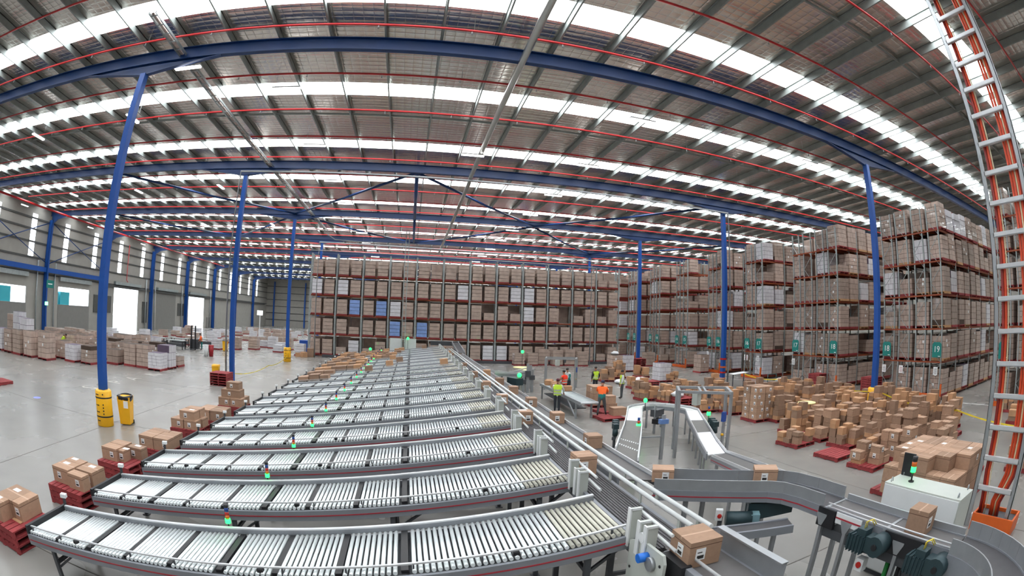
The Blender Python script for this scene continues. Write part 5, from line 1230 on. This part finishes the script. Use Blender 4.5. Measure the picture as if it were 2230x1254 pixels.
for x, y, z, r, lab in ((24.35, 24.2, .6, .38, 'white bag lying on the green cart'), (17.3, 32.5, 0, .6, 'clear film heap on the floor in the middle field, larger'), (15.6, 32.8, 0, .45, 'clear film heap on the floor in the middle field, smaller'), (14.7, 23.0, .45, .4, 'clear film heap on the short empty pallet stack'), (18.6, 40.5, 1.7, .4, 'white film heap on top of the tall plain brown load')):
    solo('film_heap' if r != .38 else 'plastic_bag', lump(x, y, z, r, int(r * 100)), M_film, lab, 'plastic film')
for x, y, z, r, lab in ((15.75, 13.8, 1.0, .42, 'pale yellow round board lying on cartons in the picking field'),):
    solo('round_board', MB().lathe([(r, z + .25), (r, z + .29)], (x, y, 0), 24), M_yelc, lab, 'round board')
t = thing('hand_pallet_truck', 'dark pallet truck handle standing up behind the picking field', 'pallet truck', (22.6, 20.4, 0)); MB().tube([(22.6, 20.4, .2), (22.7, 20.5, 1.15)], .03, 8).build('tiller', M_black, t); MB().tube([(22.55, 20.5, 1.15), (22.5, 20.5, 1.35), (22.7, 20.5, 1.45), (22.9, 20.5, 1.35), (22.85, 20.5, 1.15)], .02, 8).build('loop_handle', M_black, t); MB().box(22.3, 22.9, 20.4, 21.5, .05, .2).build('fork_frame', M_dgrey, t)
for o in [o for o in COL.objects if o.name.startswith('steel_column') and 'second blue steel column in the right' in o.get('label', '')]:
    for i, z in enumerate((.55, 1.0, 1.4, 2.0)): MB().box(22.09, 22.105, 28.35, 28.75, z, z + .12).box(22.08, 22.42, 28.36, 28.385, z, z + .12).build('warning_band', M_lred if i % 2 else M_orangeb, o)
# ------------------------------------------------------------------ lamps
def lamp(x, y, along_x, lab, drop=.45):
    t = thing('batten_lamp', lab, 'lamp', (x, y, 13.2), 'hanging lamps'); a, b = (.62, .09) if along_x else (.09, .62)
    MB().box(x - a, x + a, y - b, y + b, 13.22, 13.28).build('housing', M_white, t); MB().box(x - a * .97, x + a * .97, y - b * .97, y + b * .97, 13.17, 13.22).build('tube', E_lamp, t)
    for s in (-.8, .8): MB().tube([(x + (a * s if along_x else 0), y + (0 if along_x else b * s), 13.28), (x + (a * s if along_x else 0), y + (0 if along_x else b * s), 14.37)], .006, 5).build('suspension_wire', M_alum, t)
ly = [16.8, 23.5, 30.2, 36.6, 43.6, 49.6, 56.2, 62.8, 69.2]
for nm, x in (('left of the grey duct', -5.8), ('right of the grey duct', 9.1)):
    for i, y in enumerate(ly): lamp(x, y, True, 'hanging lamp in the row %s, %s from the near end' % (nm, ORD[i]))
for nm, x, ys in (('along the left wall', -43.5, (19, 35.3, 49.3, 64.1)), ('second from the left wall', -32, (18.9, 32.7, 47.6, 61.8)), ('third from the left wall', -23.6, (19, 32.8, 47.1, 61.1)), ('between the left columns', -15, (18.7, 32, 46.5, 61))):
    for i, y in enumerate(ys): lamp(x, y, False, 'hanging lamp %s, %s from the near end' % (nm, ORD[i]))
for nm, x, ys in (('over the right columns', 19.7, (16.6, 22.8, 36, 61.3)), ('over the right racks', 33.4, (11.1, 24.5, 38))):
    for i, y in enumerate(ys): lamp(x, y, True, 'hanging lamp %s, %s from the near end' % (nm, ORD[i]))
lamp(-9.5, 14.5, True, 'long hanging lamp below the nearest rafter by the left column'); lamp(2.7, 23.8, True, 'hanging lamp beside the round grey duct')
# ------------------------------------------------------------------ world, camera
w = bpy.data.worlds.new('day'); S.world = w; w.use_nodes = True
bg = w.node_tree.nodes['Background']; bg.inputs[0].default_value = (.86, .93, 1, 1); bg.inputs[1].default_value = 3.0
cd = bpy.data.cameras.new('camera'); co = bpy.data.objects.new('camera', cd); COL.objects.link(co); S.camera = co
cd.type = 'PANO'; cd.panorama_type = 'FISHEYE_EQUISOLID'; cd.fisheye_lens = 1035.0 * 36 / 2230; cd.fisheye_fov = PI; cd.sensor_width = 36; cd.sensor_fit = 'HORIZONTAL'
cd.clip_start = .05; cd.clip_end = 500
co.matrix_world = Matrix(((.97723008, -.04561618, -.20722099, 0), (-.20985606, -.06356604, -.97566377, 0), (.03133384, .99693456, -.07169148, 4.5), (0, 0, 0, 1)))
# the matrix rows give camera right, up and back in the room's axes
S.view_settings.view_transform = 'Standard'; S.view_settings.look = 'None'; S.view_settings.gamma = 1; S.view_settings.use_curve_mapping = False
S.view_settings.exposure = 0.0
S.cycles.use_denoising = True
S.cycles.max_bounces = 6; S.cycles.diffuse_bounces = 4; S.cycles.glossy_bounces = 3; S.cycles.sample_clamp_indirect = 6
